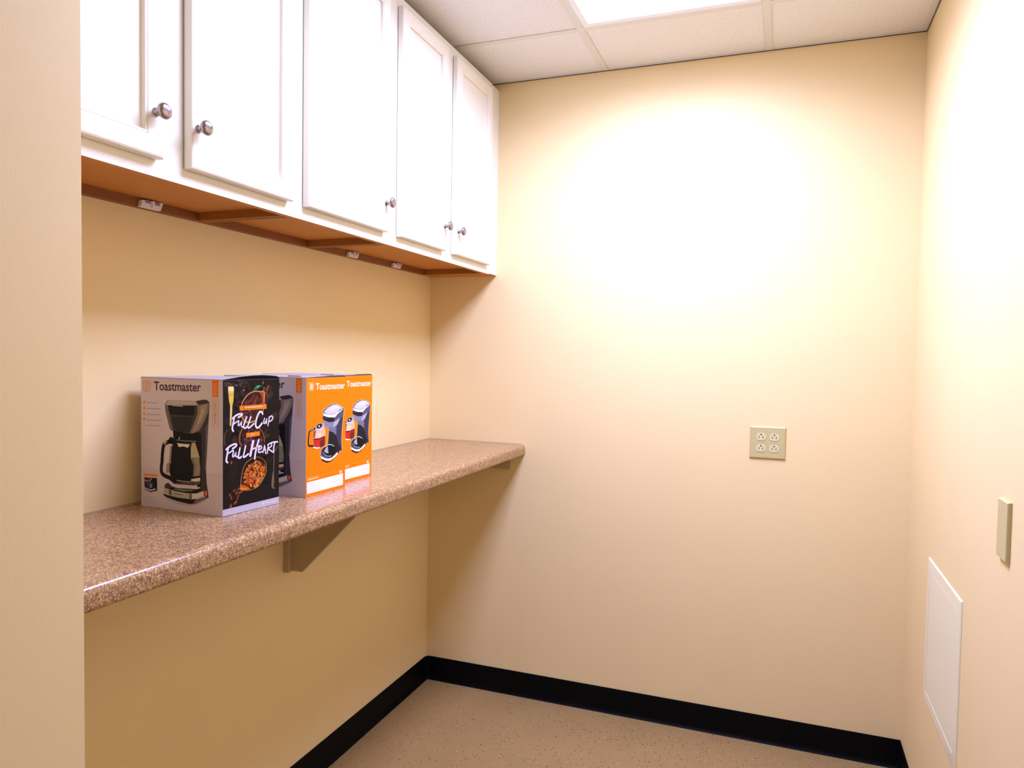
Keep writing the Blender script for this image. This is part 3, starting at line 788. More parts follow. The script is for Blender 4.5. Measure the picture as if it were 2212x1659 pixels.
 ["e",8,[149,77,72],894,2158,13.1,5.2,-44],
 ["e",5,[124,74,68],788,2328,41.5,23.4,-14],
 ["e",8,[167,104,97],782,2335,16.0,6.3,-14],
 ["e",6,[74,38,38],736,2279,36.4,20.1,-45],
 ["e",8,[104,59,59],729,2286,13.8,5.6,-45],
 ["e",7,[90,44,40],928,2323,33.4,18.5,75],
 ["e",8,[124,67,62],922,2330,12.7,5.0,75],
 ["e",5,[58,28,28],807,2263,37.2,21.0,-60],
 ["e",8,[84,47,47],800,2270,14.2,5.7,-60],
 ["e",6,[74,38,38],851,2306,32.0,18.1,8],
 ["e",8,[104,59,59],844,2313,12.2,4.8,8],
 ["e",7,[58,28,28],876,2316,39.2,21.7,32],
 ["e",8,[84,47,47],870,2323,14.6,5.9,32],
 ["e",5,[58,28,28],814,2156,42.8,24.2,-47],
 ["e",8,[84,47,47],807,2163,16.3,6.5,-47],
 ["e",6,[58,28,28],752,2144,41.5,22.5,-19],
 ["e",8,[84,47,47],746,2151,15.5,6.2,-19],
 ["e",7,[124,74,68],657,2208,42.4,23.4,0],
 ["e",8,[167,104,97],650,2214,16.1,6.5,0],
 ["p",10,[240,132,20],[[485,2464],[1325,2463],[1329,2347],[490,2357]]],
 ["p",10,[247,161,60],[[589,2439],[1202,2439],[1207,2375],[592,2377]]],
 ["s",12,[255,208,160],23.5,[[630,2411],[698,2412]]],
 ["s",12,[255,208,160],23.5,[[714,2412],[808,2412]]],
 ["s",12,[255,208,160],23.5,[[825,2412],[933,2412]]],
 ["s",12,[255,208,160],23.5,[[950,2412],[1032,2413]]],
 ["s",12,[255,208,160],23.5,[[1049,2413],[1181,2413]]],
 ["p",4,[44,21,18],[[548,1944],[494,1793],[492,1597],[521,1617],[579,1457],[841,1320],[1139,1312],[1261,1504],[1260,1549],[1217,1787],[1117,1901],[864,1963]]],
 ["s",6,[168,106,58],26.4,[[569,1932],[508,1823],[492,1721],[497,1587],[507,1618],[550,1537]]],
 ["s",6,[156,98,54],20.5,[[1102,1903],[1202,1799],[1253,1677],[1267,1548],[1269,1549]]],
 ["e",5,[58,32,38],1088,1591,37.9,21.1,-70],
 ["e",8,[84,52,59],1082,1598,14.7,5.7,-70],
 ["e",6,[90,44,40],754,1761,38.7,21.9,-7],
 ["e",8,[124,67,62],748,1768,14.7,5.9,-7],
 ["e",7,[76,42,44],951,1714,31.9,17.7,0],
 ["e",8,[107,64,67],944,1720,12.1,4.9,0],
 ["e",5,[90,44,40],1160,1667,39.4,21.5,-62],
 ["e",8,[124,67,62],1154,1674,15.0,6.0,-62],
 ["e",6,[106,66,70],997,1775,38.1,21.3,-11],
 ["e",8,[144,94,99],991,1781,14.2,5.8,-11],
 ["e",7,[58,32,38],1035,1849,39.0,21.6,0],
 ["e",8,[84,52,59],1029,1856,15.1,6.0,0],
 ["e",5,[58,32,38],987,1623,32.3,18.4,54],
 ["e",8,[84,52,59],980,1630,12.3,5.0,54],
 ["e",6,[44,28,36],730,1711,36.4,20.6,57],
 ["e",8,[67,47,57],724,1718,13.8,5.6,57],
 ["e",7,[44,28,36],989,1726,37.5,21.3,39],
 ["e",8,[67,47,57],983,1733,14.2,5.6,39],
 ["e",5,[44,28,36],1112,1626,32.6,18.2,2],
 ["e",8,[67,47,57],1106,1633,12.2,4.9,2],
 ["e",6,[106,66,70],700,1692,38.1,21.5,-38],
 ["e",8,[144,94,99],694,1699,14.5,5.8,-38],
 ["e",7,[106,66,70],875,1888,34.2,19.0,-43],
 ["e",8,[144,94,99],868,1895,12.8,5.1,-43],
 ["e",5,[106,66,70],830,1778,34.2,19.3,-26],
 ["e",8,[144,94,99],824,1785,13.2,5.2,-26],
 ["e",6,[76,42,44],720,1662,33.2,18.7,34],
 ["e",8,[107,64,67],713,1669,12.6,5.1,34],
 ["e",7,[106,66,70],641,1677,41.9,23.1,-61],
 ["e",8,[144,94,99],634,1683,15.9,6.2,-61],
 ["e",5,[44,28,36],820,1870,37.9,21.4,-22],
 ["e",8,[67,47,57],814,1876,14.7,5.8,-22],
 ["e",6,[76,42,44],670,1650,34.2,18.9,-38],
 ["e",8,[107,64,67],664,1656,12.8,5.1,-38],
 ["e",7,[76,42,44],1044,1796,41.4,23.5,-4],
 ["e",8,[107,64,67],1037,1803,16.0,6.2,-4],
 ["e",5,[106,66,70],921,1622,36.4,20.2,-58],
 ["e",8,[144,94,99],915,1629,13.9,5.5,-58],
 ["e",6,[90,44,40],852,1804,32.4,18.0,20],
 ["e",8,[124,67,62],846,1811,12.3,4.9,20],
 ["e",7,[106,66,70],846,1690,39.6,22.4,51],
 ["e",8,[144,94,99],839,1697,15.1,6.1,51],
 ["e",5,[90,44,40],739,1659,41.1,23.2,-11],
 ["e",8,[124,67,62],733,1666,15.6,6.3,-11],
 ["e",6,[106,66,70],769,1859,34.3,19.0,14],
 ["e",8,[144,94,99],763,1866,12.8,5.1,14],
 ["e",7,[76,42,44],730,1591,37.7,21.3,41],
 ["e",8,[107,64,67],724,1598,14.3,5.8,41],
 ["e",5,[76,42,44],943,1813,39.3,21.8,54],
 ["e",8,[107,64,67],936,1820,15.0,5.9,54],
 ["e",6,[44,28,36],785,1684,38.9,21.6,21],
 ["e",8,[67,47,57],779,1691,14.5,5.8,21],
 ["e",7,[90,44,40],607,1777,31.8,17.9,-39],
 ["e",8,[124,67,62],601,1784,12.1,4.9,-39],
 ["e",5,[90,44,40],1103,1832,36.5,19.9,50],
 ["e",8,[124,67,62],1097,1839,13.9,5.5,50],
 ["e",6,[58,32,38],977,1762,36.3,20.1,-75],
 ["e",8,[84,52,59],971,1769,13.8,5.4,-75],
 ["e",7,[90,44,40],704,1624,36.2,20.5,-4],
 ["e",8,[124,67,62],698,1630,13.8,5.4,-4],
 ["e",5,[44,28,36],1104,1688,41.4,23.1,50],
 ["e",8,[67,47,57],1097,1695,15.7,6.2,50],
 ["e",6,[106,66,70],1168,1594,36.7,20.5,36],
 ["e",8,[144,94,99],1162,1601,14.2,5.5,36],
 ["e",7,[106,66,70],1176,1626,38.3,20.9,-6],
 ["e",8,[144,94,99],1170,1633,14.6,5.6,-6],
 ["e",5,[90,44,40],1123,1662,32.3,17.6,-74],
 ["e",8,[124,67,62],1117,1669,12.1,4.8,-74],
 ["e",6,[106,66,70],869,1609,32.5,18.0,-21],
 ["e",8,[144,94,99],862,1616,12.1,4.9,-21],
 ["e",7,[58,32,38],785,1628,32.1,18.1,-18],
 ["e",8,[84,52,59],779,1635,12.2,4.9,-18],
 ["e",5,[106,66,70],984,1847,33.3,18.6,-4],
 ["e",8,[144,94,99],977,1853,12.4,5.0,-4],
 ["e",6,[44,28,36],1080,1757,42.4,23.5,-40],
 ["e",8,[67,47,57],1073,1764,16.4,6.4,-40],
 ["e",7,[106,66,70],824,1738,39.5,21.9,73],
 ["e",8,[144,94,99],818,1745,15.0,5.9,73],
 ["e",5,[106,66,70],835,1648,37.1,20.6,-44],
 ["e",8,[144,94,99],829,1655,13.8,5.6,-44],
 ["e",5,[58,32,38],1024,1538,34.5,19.5,55],
 ["e",8,[84,52,59],1018,1545,13.3,5.3,55],
 ["e",6,[90,44,40],686,1506,41.7,23.4,33],
 ["e",8,[124,67,62],680,1513,15.9,6.3,33],
 ["e",7,[58,32,38],740,1567,45.2,25.4,17],
 ["e",8,[84,52,59],733,1574,17.5,7.0,17],
 ["e",5,[106,66,70],775,1636,44.7,24.7,14],
 ["e",8,[144,94,99],769,1643,17.0,6.7,14],
 ["e",6,[106,66,70],813,1540,35.5,20.0,65],
 ["e",8,[144,94,99],806,1548,13.5,5.4,65],
 ["e",7,[90,44,40],955,1603,43.0,23.9,27],
 ["e",8,[124,67,62],948,1610,16.1,6.4,27],
 ["e",5,[58,32,38],1091,1508,46.5,25.8,-9],
 ["e",8,[84,52,59],1084,1515,17.7,7.0,-9],
 ["e",6,[106,66,70],910,1546,44.5,24.7,20],
 ["e",8,[144,94,99],903,1553,16.6,6.7,20],
 ["e",7,[90,44,40],1019,1614,38.5,21.4,34],
 ["e",8,[124,67,62],1012,1621,14.6,5.8,34],
 ["e",5,[106,66,70],932,1473,43.8,24.3,12],
 ["e",8,[144,94,99],925,1480,16.4,6.4,12],
 ["e",6,[58,32,38],988,1414,42.0,22.8,16],
 ["e",8,[84,52,59],981,1421,16.0,6.3,16],
 ["e",7,[76,42,44],1147,1497,41.7,23.1,-47],
 ["e",8,[107,64,67],1140,1505,16.1,6.3,-47],
 ["e",5,[58,32,38],645,1600,38.3,21.5,54],
 ["e",8,[84,52,59],638,1608,14.6,5.9,54],
 ["e",6,[76,42,44],1194,1513,44.1,24.1,-29],
 ["e",8,[107,64,67],1187,1521,16.8,6.5,-29],
 ["e",7,[90,44,40],1116,1571,35.5,19.7,69],
 ["e",8,[124,67,62],1109,1579,13.5,5.3,69],
 ["e",5,[58,32,38],928,1436,37.7,20.9,-3],
 ["e",8,[84,52,59],921,1443,14.1,5.7,-3],
 ["e",6,[58,32,38],746,1449,34.3,19.3,-35],
 ["e",8,[84,52,59],739,1456,13.3,5.2,-35],
 ["e",7,[106,66,70],999,1506,34.2,19.0,-45],
 ["e",8,[144,94,99],993,1513,13.0,5.1,-45],
 ["e",5,[58,32,38],1097,1584,38.1,21.1,2],
 ["e",8,[84,52,59],1090,1592,14.7,5.7,2],
 ["e",6,[76,42,44],1095,1465,44.8,25.4,22],
 ["e",8,[107,64,67],1088,1472,17.0,6.7,22],
 ["e",7,[58,32,38],1088,1630,45.2,25.1,-38],
 ["e",8,[84,52,59],1081,1638,17.2,6.8,-38],
 ["e",5,[106,66,70],735,1648,43.7,24.6,-69],
 ["e",8,[144,94,99],728,1655,16.6,6.6,-69],
 ["e",6,[58,32,38],985,1564,38.7,21.3,23],
 ["e",8,[84,52,59],979,1571,14.9,5.9,23],
 ["e",7,[106,66,70],653,1565,41.6,23.4,75],
 ["e",8,[144,94,99],647,1572,15.8,6.3,75],
 ["e",5,[58,32,38],693,1539,33.7,18.9,-29],
 ["e",8,[84,52,59],687,1546,12.8,5.2,-29],
 ["e",6,[90,44,40],1025,1430,35.1,19.5,-33],
 ["e",8,[124,67,62],1018,1437,13.3,5.3,-33],
 ["p",10,[240,132,20],[[684,1825],[1110,1830],[1114,1726],[691,1718]]],
 ["s",12,[255,200,144],32.3,[[839,1778],[866,1779]]],
 ["s",12,[255,200,144],32.3,[[877,1779],[900,1779]]],
 ["s",12,[255,200,144],32.3,[[910,1779],[928,1779]]],
 ["p",4,[30,15,10],[[870,1217],[694,1136],[593,993],[550,844],[521,638],[507,553],[579,515],[811,488],[1034,513],[1185,628],[1307,794],[1338,927],[1292,1081],[1170,1185],[1019,1232]]],
 ["p",5,[74,28,16],[[636,899],[841,1097],[1064,1151],[1231,1076],[1276,935],[1231,758],[1079,563],[841,517],[579,576],[564,710]]],
 ["p",5,[122,52,18],[[1231,985],[1292,1069],[1335,928],[1299,795],[1185,640],[1109,582],[1215,760]]],
 ["p",6,[196,92,16],[[518,661],[636,623],[753,568],[833,491],[579,515],[507,547]]],
 ["p",7,[232,132,32],[[521,584],[694,549],[782,503],[579,521],[512,546]]],
 ["s",12,[184,135,90],17.1,[[870,1219],[694,1138],[593,993],[550,844],[524,660],[507,547]]],
 ["s",12,[168,112,58],14.0,[[900,1225],[1019,1232],[1170,1185],[1292,1081],[1335,939],[1307,794],[1185,628],[1049,522],[826,484],[579,512],[507,547]]],
 ["s",11,[168,122,58],31.1,[[1292,796],[1215,670],[1139,612]]],
 ["e",8,[200,112,48],1231,882,46.6,25.4,0],
 ["e",11,[255,152,72],1222,892,17.7,7.0,0],
 ["e",9,[176,80,26],1151,938,47.8,26.1,-13],
 ["e",11,[232,112,44],1143,948,18.2,7.2,-13],
 ["e",10,[176,106,60],810,814,49.7,27.9,-59],
 ["e",11,[232,144,87],802,823,19.2,7.7,-59],
 ["e",8,[200,112,48],985,875,47.2,26.2,-44],
 ["e",11,[255,152,72],976,885,18.0,7.1,-44],
 ["e",9,[176,80,26],1060,873,45.7,25.0,-64],
 ["e",11,[232,112,44],1052,883,17.1,6.7,-64],
 ["e",10,[150,58,24],994,1046,43.7,24.3,-50],
 ["e",11,[199,84,42],985,1055,16.3,6.6,-50],
 ["e",8,[176,106,60],993,1011,45.6,25.2,-59],
 ["e",11,[232,144,87],984,1020,17.6,7.0,-59],
 ["e",9,[176,80,26],860,1058,51.5,28.4,55],
 ["e",11,[232,112,44],851,1067,19.6,7.9,55],
 ["e",10,[176,106,60],1201,954,49.0,26.7,-42],
 ["e",11,[232,144,87],1192,964,18.3,7.4,-42],
 ["e",8,[176,106,60],976,764,52.6,29.2,-68],
 ["e",11,[232,144,87],968,774,20.0,7.9,-68],
 ["e",9,[176,106,60],1037,973,53.1,29.5,-57],
 ["e",11,[232,144,87],1029,983,20.2,8.0,-57],
 ["e",10,[200,112,48],788,1053,48.1,27.2,-19],
 ["e",11,[255,152,72],780,1062,18.0,7.2,-19],
 ["e",8,[220,132,44],1100,830,50.8,27.7,69],
 ["e",11,[255,177,67],1091,839,19.0,7.5,69],
 ["e",9,[176,80,26],890,861,58.8,33.2,43],
 ["e",11,[232,112,44],882,870,22.4,8.8,43],
 ["e",10,[150,58,24],740,634,43.9,24.6,-36],
 ["e",11,[199,84,42],732,643,17.0,6.8,-36],
 ["e",8,[150,58,24],1072,1047,48.9,26.7,-1],
 ["e",11,[199,84,42],1064,1057,18.3,7.2,-1],
 ["e",9,[176,80,26],956,945,53.2,29.5,-40],
 ["e",11,[232,112,44],947,954,19.9,8.0,-40],
 ["e",10,[220,132,44],985,1114,52.4,29.1,49],
 ["e",11,[255,177,67],976,1123,19.9,7.9,49],
 ["e",8,[200,112,48],1040,941,58.1,32.3,-47],
 ["e",11,[255,152,72],1031,950,22.1,8.7,-47],
 ["e",9,[176,106,60],670,696,57.6,32.3,13],
 ["e",11,[232,144,87],661,705,22.3,8.9,13],
 ["e",10,[200,100,30],834,903,51.3,29.0,20],
 ["e",11,[255,137,49],826,913,19.5,7.7,20],
 ["e",8,[176,106,60],1093,1090,52.9,29.4,-34],
 ["e",11,[232,144,87],1084,1099,20.1,7.9,-34],
 ["e",9,[200,100,30],879,682,53.1,29.5,-23],
 ["e",11,[255,137,49],871,691,19.8,8.0,-23],
 ["e",10,[176,80,26],1135,1027,54.3,30.1,40],
 ["e",11,[232,112,44],1126,1037,21.0,8.1,40],
 ["e",8,[176,80,26],907,1015,51.2,27.8,79],
 ["e",11,[232,112,44],899,1025,19.1,7.7,79],
 ["e",9,[176,80,26],984,593,51.1,28.4,64],
 ["e",11,[232,112,44],976,603,19.1,7.7,64],
 ["e",10,[200,100,30],816,675,47.3,26.1,34],
 ["e",11,[255,137,49],808,685,17.7,7.2,34],
 ["e",8,[200,112,48],705,962,53.5,30.0,64],
 ["e",11,[255,152,72],697,972,20.3,8.3,64],
 ["e",9,[200,100,30],762,946,42.5,24.4,-11],
 ["e",11,[255,137,49],754,956,16.4,6.5,-11],
 ["e",10,[220,132,44],1060,675,55.2,31.3,-24],
 ["e",11,[255,177,67],1051,685,21.0,8.3,-24],
 ["e",8,[200,112,48],817,723,42.8,23.6,-34],
 ["e",11,[255,152,72],808,733,16.3,6.5,-34],
 ["e",9,[176,80,26],719,750,45.6,25.6,-45],
 ["e",11,[232,112,44],711,760,17.3,7.1,-45],
 ["e",10,[150,58,24],989,665,44.0,24.4,50],
 ["e",11,[199,84,42],980,675,16.7,6.6,50],
 ["e",8,[200,100,30],683,936,44.8,24.7,77],
 ["e",11,[255,137,49],675,945,16.7,6.7,77],
 ["e",9,[150,58,24],933,1088,54.6,29.6,54],
 ["e",11,[199,84,42],925,1097,20.4,8.2,54],
 ["e",10,[176,80,26],713,810,50.7,28.5,-10],
 ["e",11,[232,112,44],705,820,19.3,7.9,-10],
 ["e",8,[220,132,44],1037,552,58.3,32.4,4],
 ["e",11,[255,177,67],1029,562,22.2,8.7,4],
 ["e",9,[200,100,30],1119,666,54.6,30.5,-56],
 ["e",11,[255,137,49],1111,676,20.4,8.1,-56],
 ["e",10,[220,132,44],1159,892,55.8,31.1,80],
 ["e",11,[255,177,67],1150,902,20.8,8.2,80],
 ["e",8,[200,112,48],654,804,56.6,31.8,3],
 ["e",11,[255,152,72],645,814,21.1,8.6,3],
 ["e",9,[150,58,24],1213,976,53.2,29.0,-33],
 ["e",11,[199,84,42],1204,985,20.2,7.8,-33],
 ["e",10,[220,132,44],1182,777,45.9,25.5,-20],
 ["e",11,[255,177,67],1173,787,17.7,7.0,-20],
 ["e",8,[176,106,60],1066,780,44.6,24.7,-60],
 ["e",11,[232,144,87],1058,789,16.9,6.7,-60],
 ["e",9,[176,80,26],809,1009,54.3,30.5,71],
 ["e",11,[232,112,44],801,1018,21.0,8.4,71],
 ["e",10,[200,112,48],1032,617,58.3,32.3,2],
 ["e",11,[255,152,72],1023,626,22.1,8.7,2],
 ["e",8,[176,80,26],935,734,56.1,31.7,9],
 ["e",11,[232,112,44],927,743,21.7,8.6,9],
 ["e",9,[200,100,30],1072,733,53.9,29.9,2],
 ["e",11,[255,137,49],1063,742,20.8,8.1,2],
 ["e",10,[220,132,44],837,592,56.4,31.1,-57],
 ["e",11,[255,177,67],829,602,21.4,8.4,-57],
 ["e",8,[200,100,30],649,876,42.8,24.0,-56],
 ["e",11,[255,137,49],641,886,16.3,6.5,-56],
 ["e",9,[200,100,30],971,919,53.7,29.8,-80],
 ["e",11,[255,137,49],962,929,20.1,8.1,-80],
 ["e",10,[150,58,24],898,625,56.9,32.1,-44],
 ["e",11,[199,84,42],890,635,22.0,8.5,-44],
 ["e",8,[200,100,30],713,866,54.2,30.4,3],
 ["e",11,[255,137,49],705,875,20.6,8.2,3],
 ["e",9,[150,58,24],842,767,51.0,28.1,-55],
 ["e",11,[199,84,42],834,777,19.1,7.8,-55],
 ["e",10,[220,132,44],1161,833,52.5,29.1,17],
 ["e",11,[255,177,67],1152,842,20.3,7.9,17],
 ["e",8,[220,132,44],964,540,57.2,32.3,-44],
 ["e",11,[255,177,67],956,549,22.1,8.7,-44],
 ["e",9,[220,132,44],940,823,57.7,32.5,50],
 ["e",11,[255,177,67],932,833,22.3,8.6,50],
 ["e",10,[176,80,26],1112,840,49.4,27.0,39],
 ["e",11,[232,112,44],1104,849,18.5,7.3,39],
 ["e",8,[150,58,24],1042,1040,55.2,30.6,-13],
 ["e",11,[199,84,42],1034,1049,21.0,8.3,-13],
 ["e",9,[220,132,44],1041,627,45.7,25.3,-58],
 ["e",11,[255,177,67],1033,637,17.4,6.8,-58],
 ["e",10,[200,112,48],1164,708,58.1,32.4,6],
 ["e",11,[255,152,72],1156,718,22.1,8.6,6],
 ["e",8,[220,132,44],1085,996,48.8,27.1,-31],
 ["e",11,[255,177,67],1077,1006,18.6,7.3,-31],
 ["e",9,[200,112,48],811,862,48.5,27.9,52],
 ["e",11,[255,152,72],803,871,18.8,7.4,52],
 ["e",10,[176,80,26],1173,886,59.0,32.2,14],
 ["e",11,[232,112,44],1165,895,22.4,8.7,14],
 ["e",8,[150,58,24],770,767,49.3,27.8,80],
 ["e",11,[199,84,42],761,776,18.7,7.4,80],
 ["e",9,[150,58,24],1103,616,54.0,29.5,-45],
 ["e",11,[199,84,42],1095,625,20.2,8.0,-45],
 ["e",10,[176,80,26],756,687,48.1,27.0,-77],
 ["e",11,[232,112,44],748,697,18.3,7.5,-77],
 ["e",8,[150,58,24],743,676,46.1,25.9,-12],
 ["e",11,[199,84,42],735,685,17.8,7.2,-12],
 ["e",9,[176,80,26],748,1007,43.8,24.2,-1],
 ["e",11,[232,112,44],739,1016,16.7,6.5,-1],
 ["e",10,[200,100,30],1243,937,59.4,33.1,21],
 ["e",11,[255,137,49],1234,947,22.6,8.8,21],
 ["e",8,[200,100,30],1223,802,48.4,26.4,13],
 ["e",11,[255,137,49],1215,812,18.4,7.3,13],
 ["e",9,[176,106,60],1016,726,56.0,31.1,36],
 ["e",11,[232,144,87],1008,735,20.9,8.4,36],
 ["e",10,[176,106,60],880,797,53.9,30.4,-51],
 ["e",11,[232,144,87],872,807,20.5,8.2,-51],
 ["e",12,[232,160,64],974,1026,54.0,29.2,20],
 ["s",13,[122,58,16],7.8,[[937,1028],[1011,1027]]],
 ["e",6,[160,72,42],252,1196,42.0,22.6,74],
 ["e",7,[200,128,96],247,1203,14.0,6.6,0],
 ["e",6,[160,72,42],407,479,42.0,23.1,62],
 ["e",7,[200,128,96],401,486,14.2,6.6,0],
 ["e",6,[160,72,42],500,471,42.8,23.1,28],
 ["e",7,[200,128,96],494,479,14.5,6.6,0],
 ["e",6,[106,48,32],450,402,42.8,23.1,22],
 ["e",7,[200,128,96],444,409,14.2,6.6,0],
 ["e",6,[106,48,32],428,345,42.8,22.6,32],
 ["e",7,[200,128,96],423,352,14.2,6.6,0],
 ["e",6,[160,72,42],386,274,42.0,22.6,21],
 ["e",7,[200,128,96],380,282,14.2,6.6,0],
 ["e",6,[138,60,34],351,247,42.8,23.1,0],
 ["e",7,[200,128,96],345,254,14.0,6.4,0],
 ["e",6,[138,60,34],238,226,42.0,22.6,66],
 ["e",7,[200,128,96],233,234,14.0,6.4,0],
 ["e",6,[160,72,42],231,195,42.0,23.1,13],
 ["e",7,[200,128,96],226,202,14.0,6.4,0],
 ["e",6,[138,60,34],550,486,43.5,23.1,7],
 ["e",7,[200,128,96],544,493,14.5,6.6,0],
 ["e",6,[138,60,34],464,558,42.8,22.6,48],
 ["e",7,[200,128,96],458,566,14.2,6.6,0],
 ["e",6,[138,60,34],336,543,42.8,22.6,26],
 ["e",7,[200,128,96],331,551,14.0,6.6,0],
 ["e",6,[138,60,34],210,464,41.2,22.6,50],
 ["e",7,[200,128,96],205,471,14.0,6.6,0],
 ["e",6,[138,60,34],252,392,42.0,22.6,89],
 ["e",7,[200,128,96],247,400,14.0,6.4,0],
 ["e",6,[138,64,48],616,2812,40.5,23.1,11],
 ["e",7,[192,144,128],611,2819,15.1,6.1,0],
 ["e",6,[138,64,48],1376,2871,44.2,23.6,58],
 ["e",7,[192,144,128],1370,2877,15.9,6.4,0],
 ["e",6,[138,64,48],1346,2807,43.5,23.6,57],
 ["e",7,[192,144,128],1341,2814,15.9,6.4,0],
 ["e",6,[106,52,40],1361,2656,43.5,23.6,77],
 ["e",7,[192,144,128],1355,2663,15.9,6.4,0],
 ["e",6,[138,64,48],1245,2832,42.8,23.1,81],
 ["e",7,[192,144,128],1240,2839,15.7,6.4,0],
 ["e",6,[106,52,40],1318,2722,42.8,23.6,49],
 ["e",7,[192,144,128],1312,2729,15.9,6.4,0],
 ["e",6,[138,64,48],1217,2972,42.8,23.6,74],
 ["e",7,[192,144,128],1211,2978,15.9,6.4,0],
 ["s",5,[150,130,106],14.0,[[1701,1417],[1642,1336],[1595,1283],[1587,1129],[1579,945],[1568,797]]],
 ["p",5,[106,88,56],[[1559,798],[1584,795],[1603,550],[1579,427],[1540,438],[1521,515]]],
 ["s",6,[168,146,108],14.0,[[1565,797],[1532,652],[1518,527],[1524,446],[1571,403],[1615,408]]],
 ["p",3,[202,191,206],[[-13,163],[1761,167],[1761,7],[-10,11]]],
 ["t",5,[239,232,244],"Toastmaster",[1307,75],[1674,73],[1304,110],0],
 ["p",5,[239,232,244],[[1215,114],[1269,115],[1269,70],[1215,69]]],
 ["p",5,[226,216,228],[[58,82],[176,81],[176,68],[58,69]]],
 ["s",14,[239,226,244],41.5,[[275,2190],[374,2250],[481,2278],[569,2269],[535,2235],[447,2205]]],
 ["s",14,[239,226,244],45.0,[[324,2207],[305,2116],[279,2016],[271,1955],[301,1902]]],
 ["s",14,[239,226,244],31.1,[[308,2060],[401,2105],[457,2125]]],
 ["s",14,[239,226,244],32.9,[[467,2116],[443,2030],[481,2022],[548,2100]]],
 ["s",14,[239,226,244],32.9,[[551,2100],[535,2008],[573,1972]]],
 ["s",14,[239,226,244],41.5,[[698,2194],[646,2083],[605,1976],[657,1941],[712,1972]]],
 ["s",14,[239,226,244],41.5,[[829,2191],[780,2084],[736,1972],[774,1936],[843,1975],[919,2022]]],
 ["s",14,[239,226,244],48.4,[[1202,2231],[1174,2279],[1102,2283],[1035,2194],[992,2090],[978,1986],[1018,1920],[1095,1937],[1181,2014]]],
 ["s",14,[239,226,244],31.1,[[1267,2125],[1234,2042],[1260,1998],[1318,2069],[1339,2110]]],
 ["s",14,[239,226,244],31.1,[[1342,2110],[1318,1994]]],
 ["s",14,[239,226,244],31.1,[[1419,2137],[1376,1941]]],
 ["s",14,[239,226,244],31.1,[[1405,2136],[1493,2165],[1537,2121],[1493,2057],[1390,2031]]],
 ["s",14,[239,226,244],44.1,[[93,1510],[197,1570],[322,1604],[400,1589],[365,1543],[280,1510]]],
 ["s",14,[239,226,244],47.8,[[148,1531],[124,1393],[100,1288],[100,1245],[134,1214]]],
 ["s",14,[239,226,244],33.1,[[127,1404],[238,1447],[301,1471]]],
 ["s",14,[239,226,244],34.9,[[308,1440],[280,1345],[315,1325],[382,1411]]],
 ["s",14,[239,226,244],34.9,[[382,1411],[372,1335],[410,1307]]],
 ["s",14,[239,226,244],44.1,[[500,1498],[464,1370],[450,1283],[507,1272],[535,1296]]],
 ["s",14,[239,226,244],44.1,[[665,1526],[633,1397],[600,1284],[658,1284],[753,1335]]],
 ["s",14,[239,226,244],69.8,[[903,1616],[858,1452],[814,1289]]],
 ["s",14,[239,226,244],51.5,[[1079,1628],[1019,1470],[974,1329],[952,1197]]],
 ["s",14,[239,226,244],36.8,[[826,1416],[989,1451],[1117,1486]]],
 ["s",14,[239,226,244],33.1,[[1064,1387],[1170,1422],[1155,1469],[1094,1452],[1064,1376],[1094,1328],[1185,1342]]],
 ["s",14,[239,226,244],33.1,[[1269,1481],[1215,1316]]],
 ["s",14,[239,226,244],33.1,[[1269,1481],[1307,1278]]],
 ["s",14,[239,226,244],27.6,[[1218,1361],[1310,1369]]],
 ["s",14,[239,226,244],33.1,[[1387,1481],[1356,1279]]],
 ["s",14,[239,226,244],33.1,[[1369,1483],[1477,1507],[1493,1437],[1387,1390],[1462,1337],[1548,1282]]],
 ["s",14,[239,226,244],36.8,[[1446,1508],[1571,1527],[1701,1519]]],
 ["s",14,[239,226,244],40.4,[[1611,1518],[1574,1418],[1565,1286]]],
]
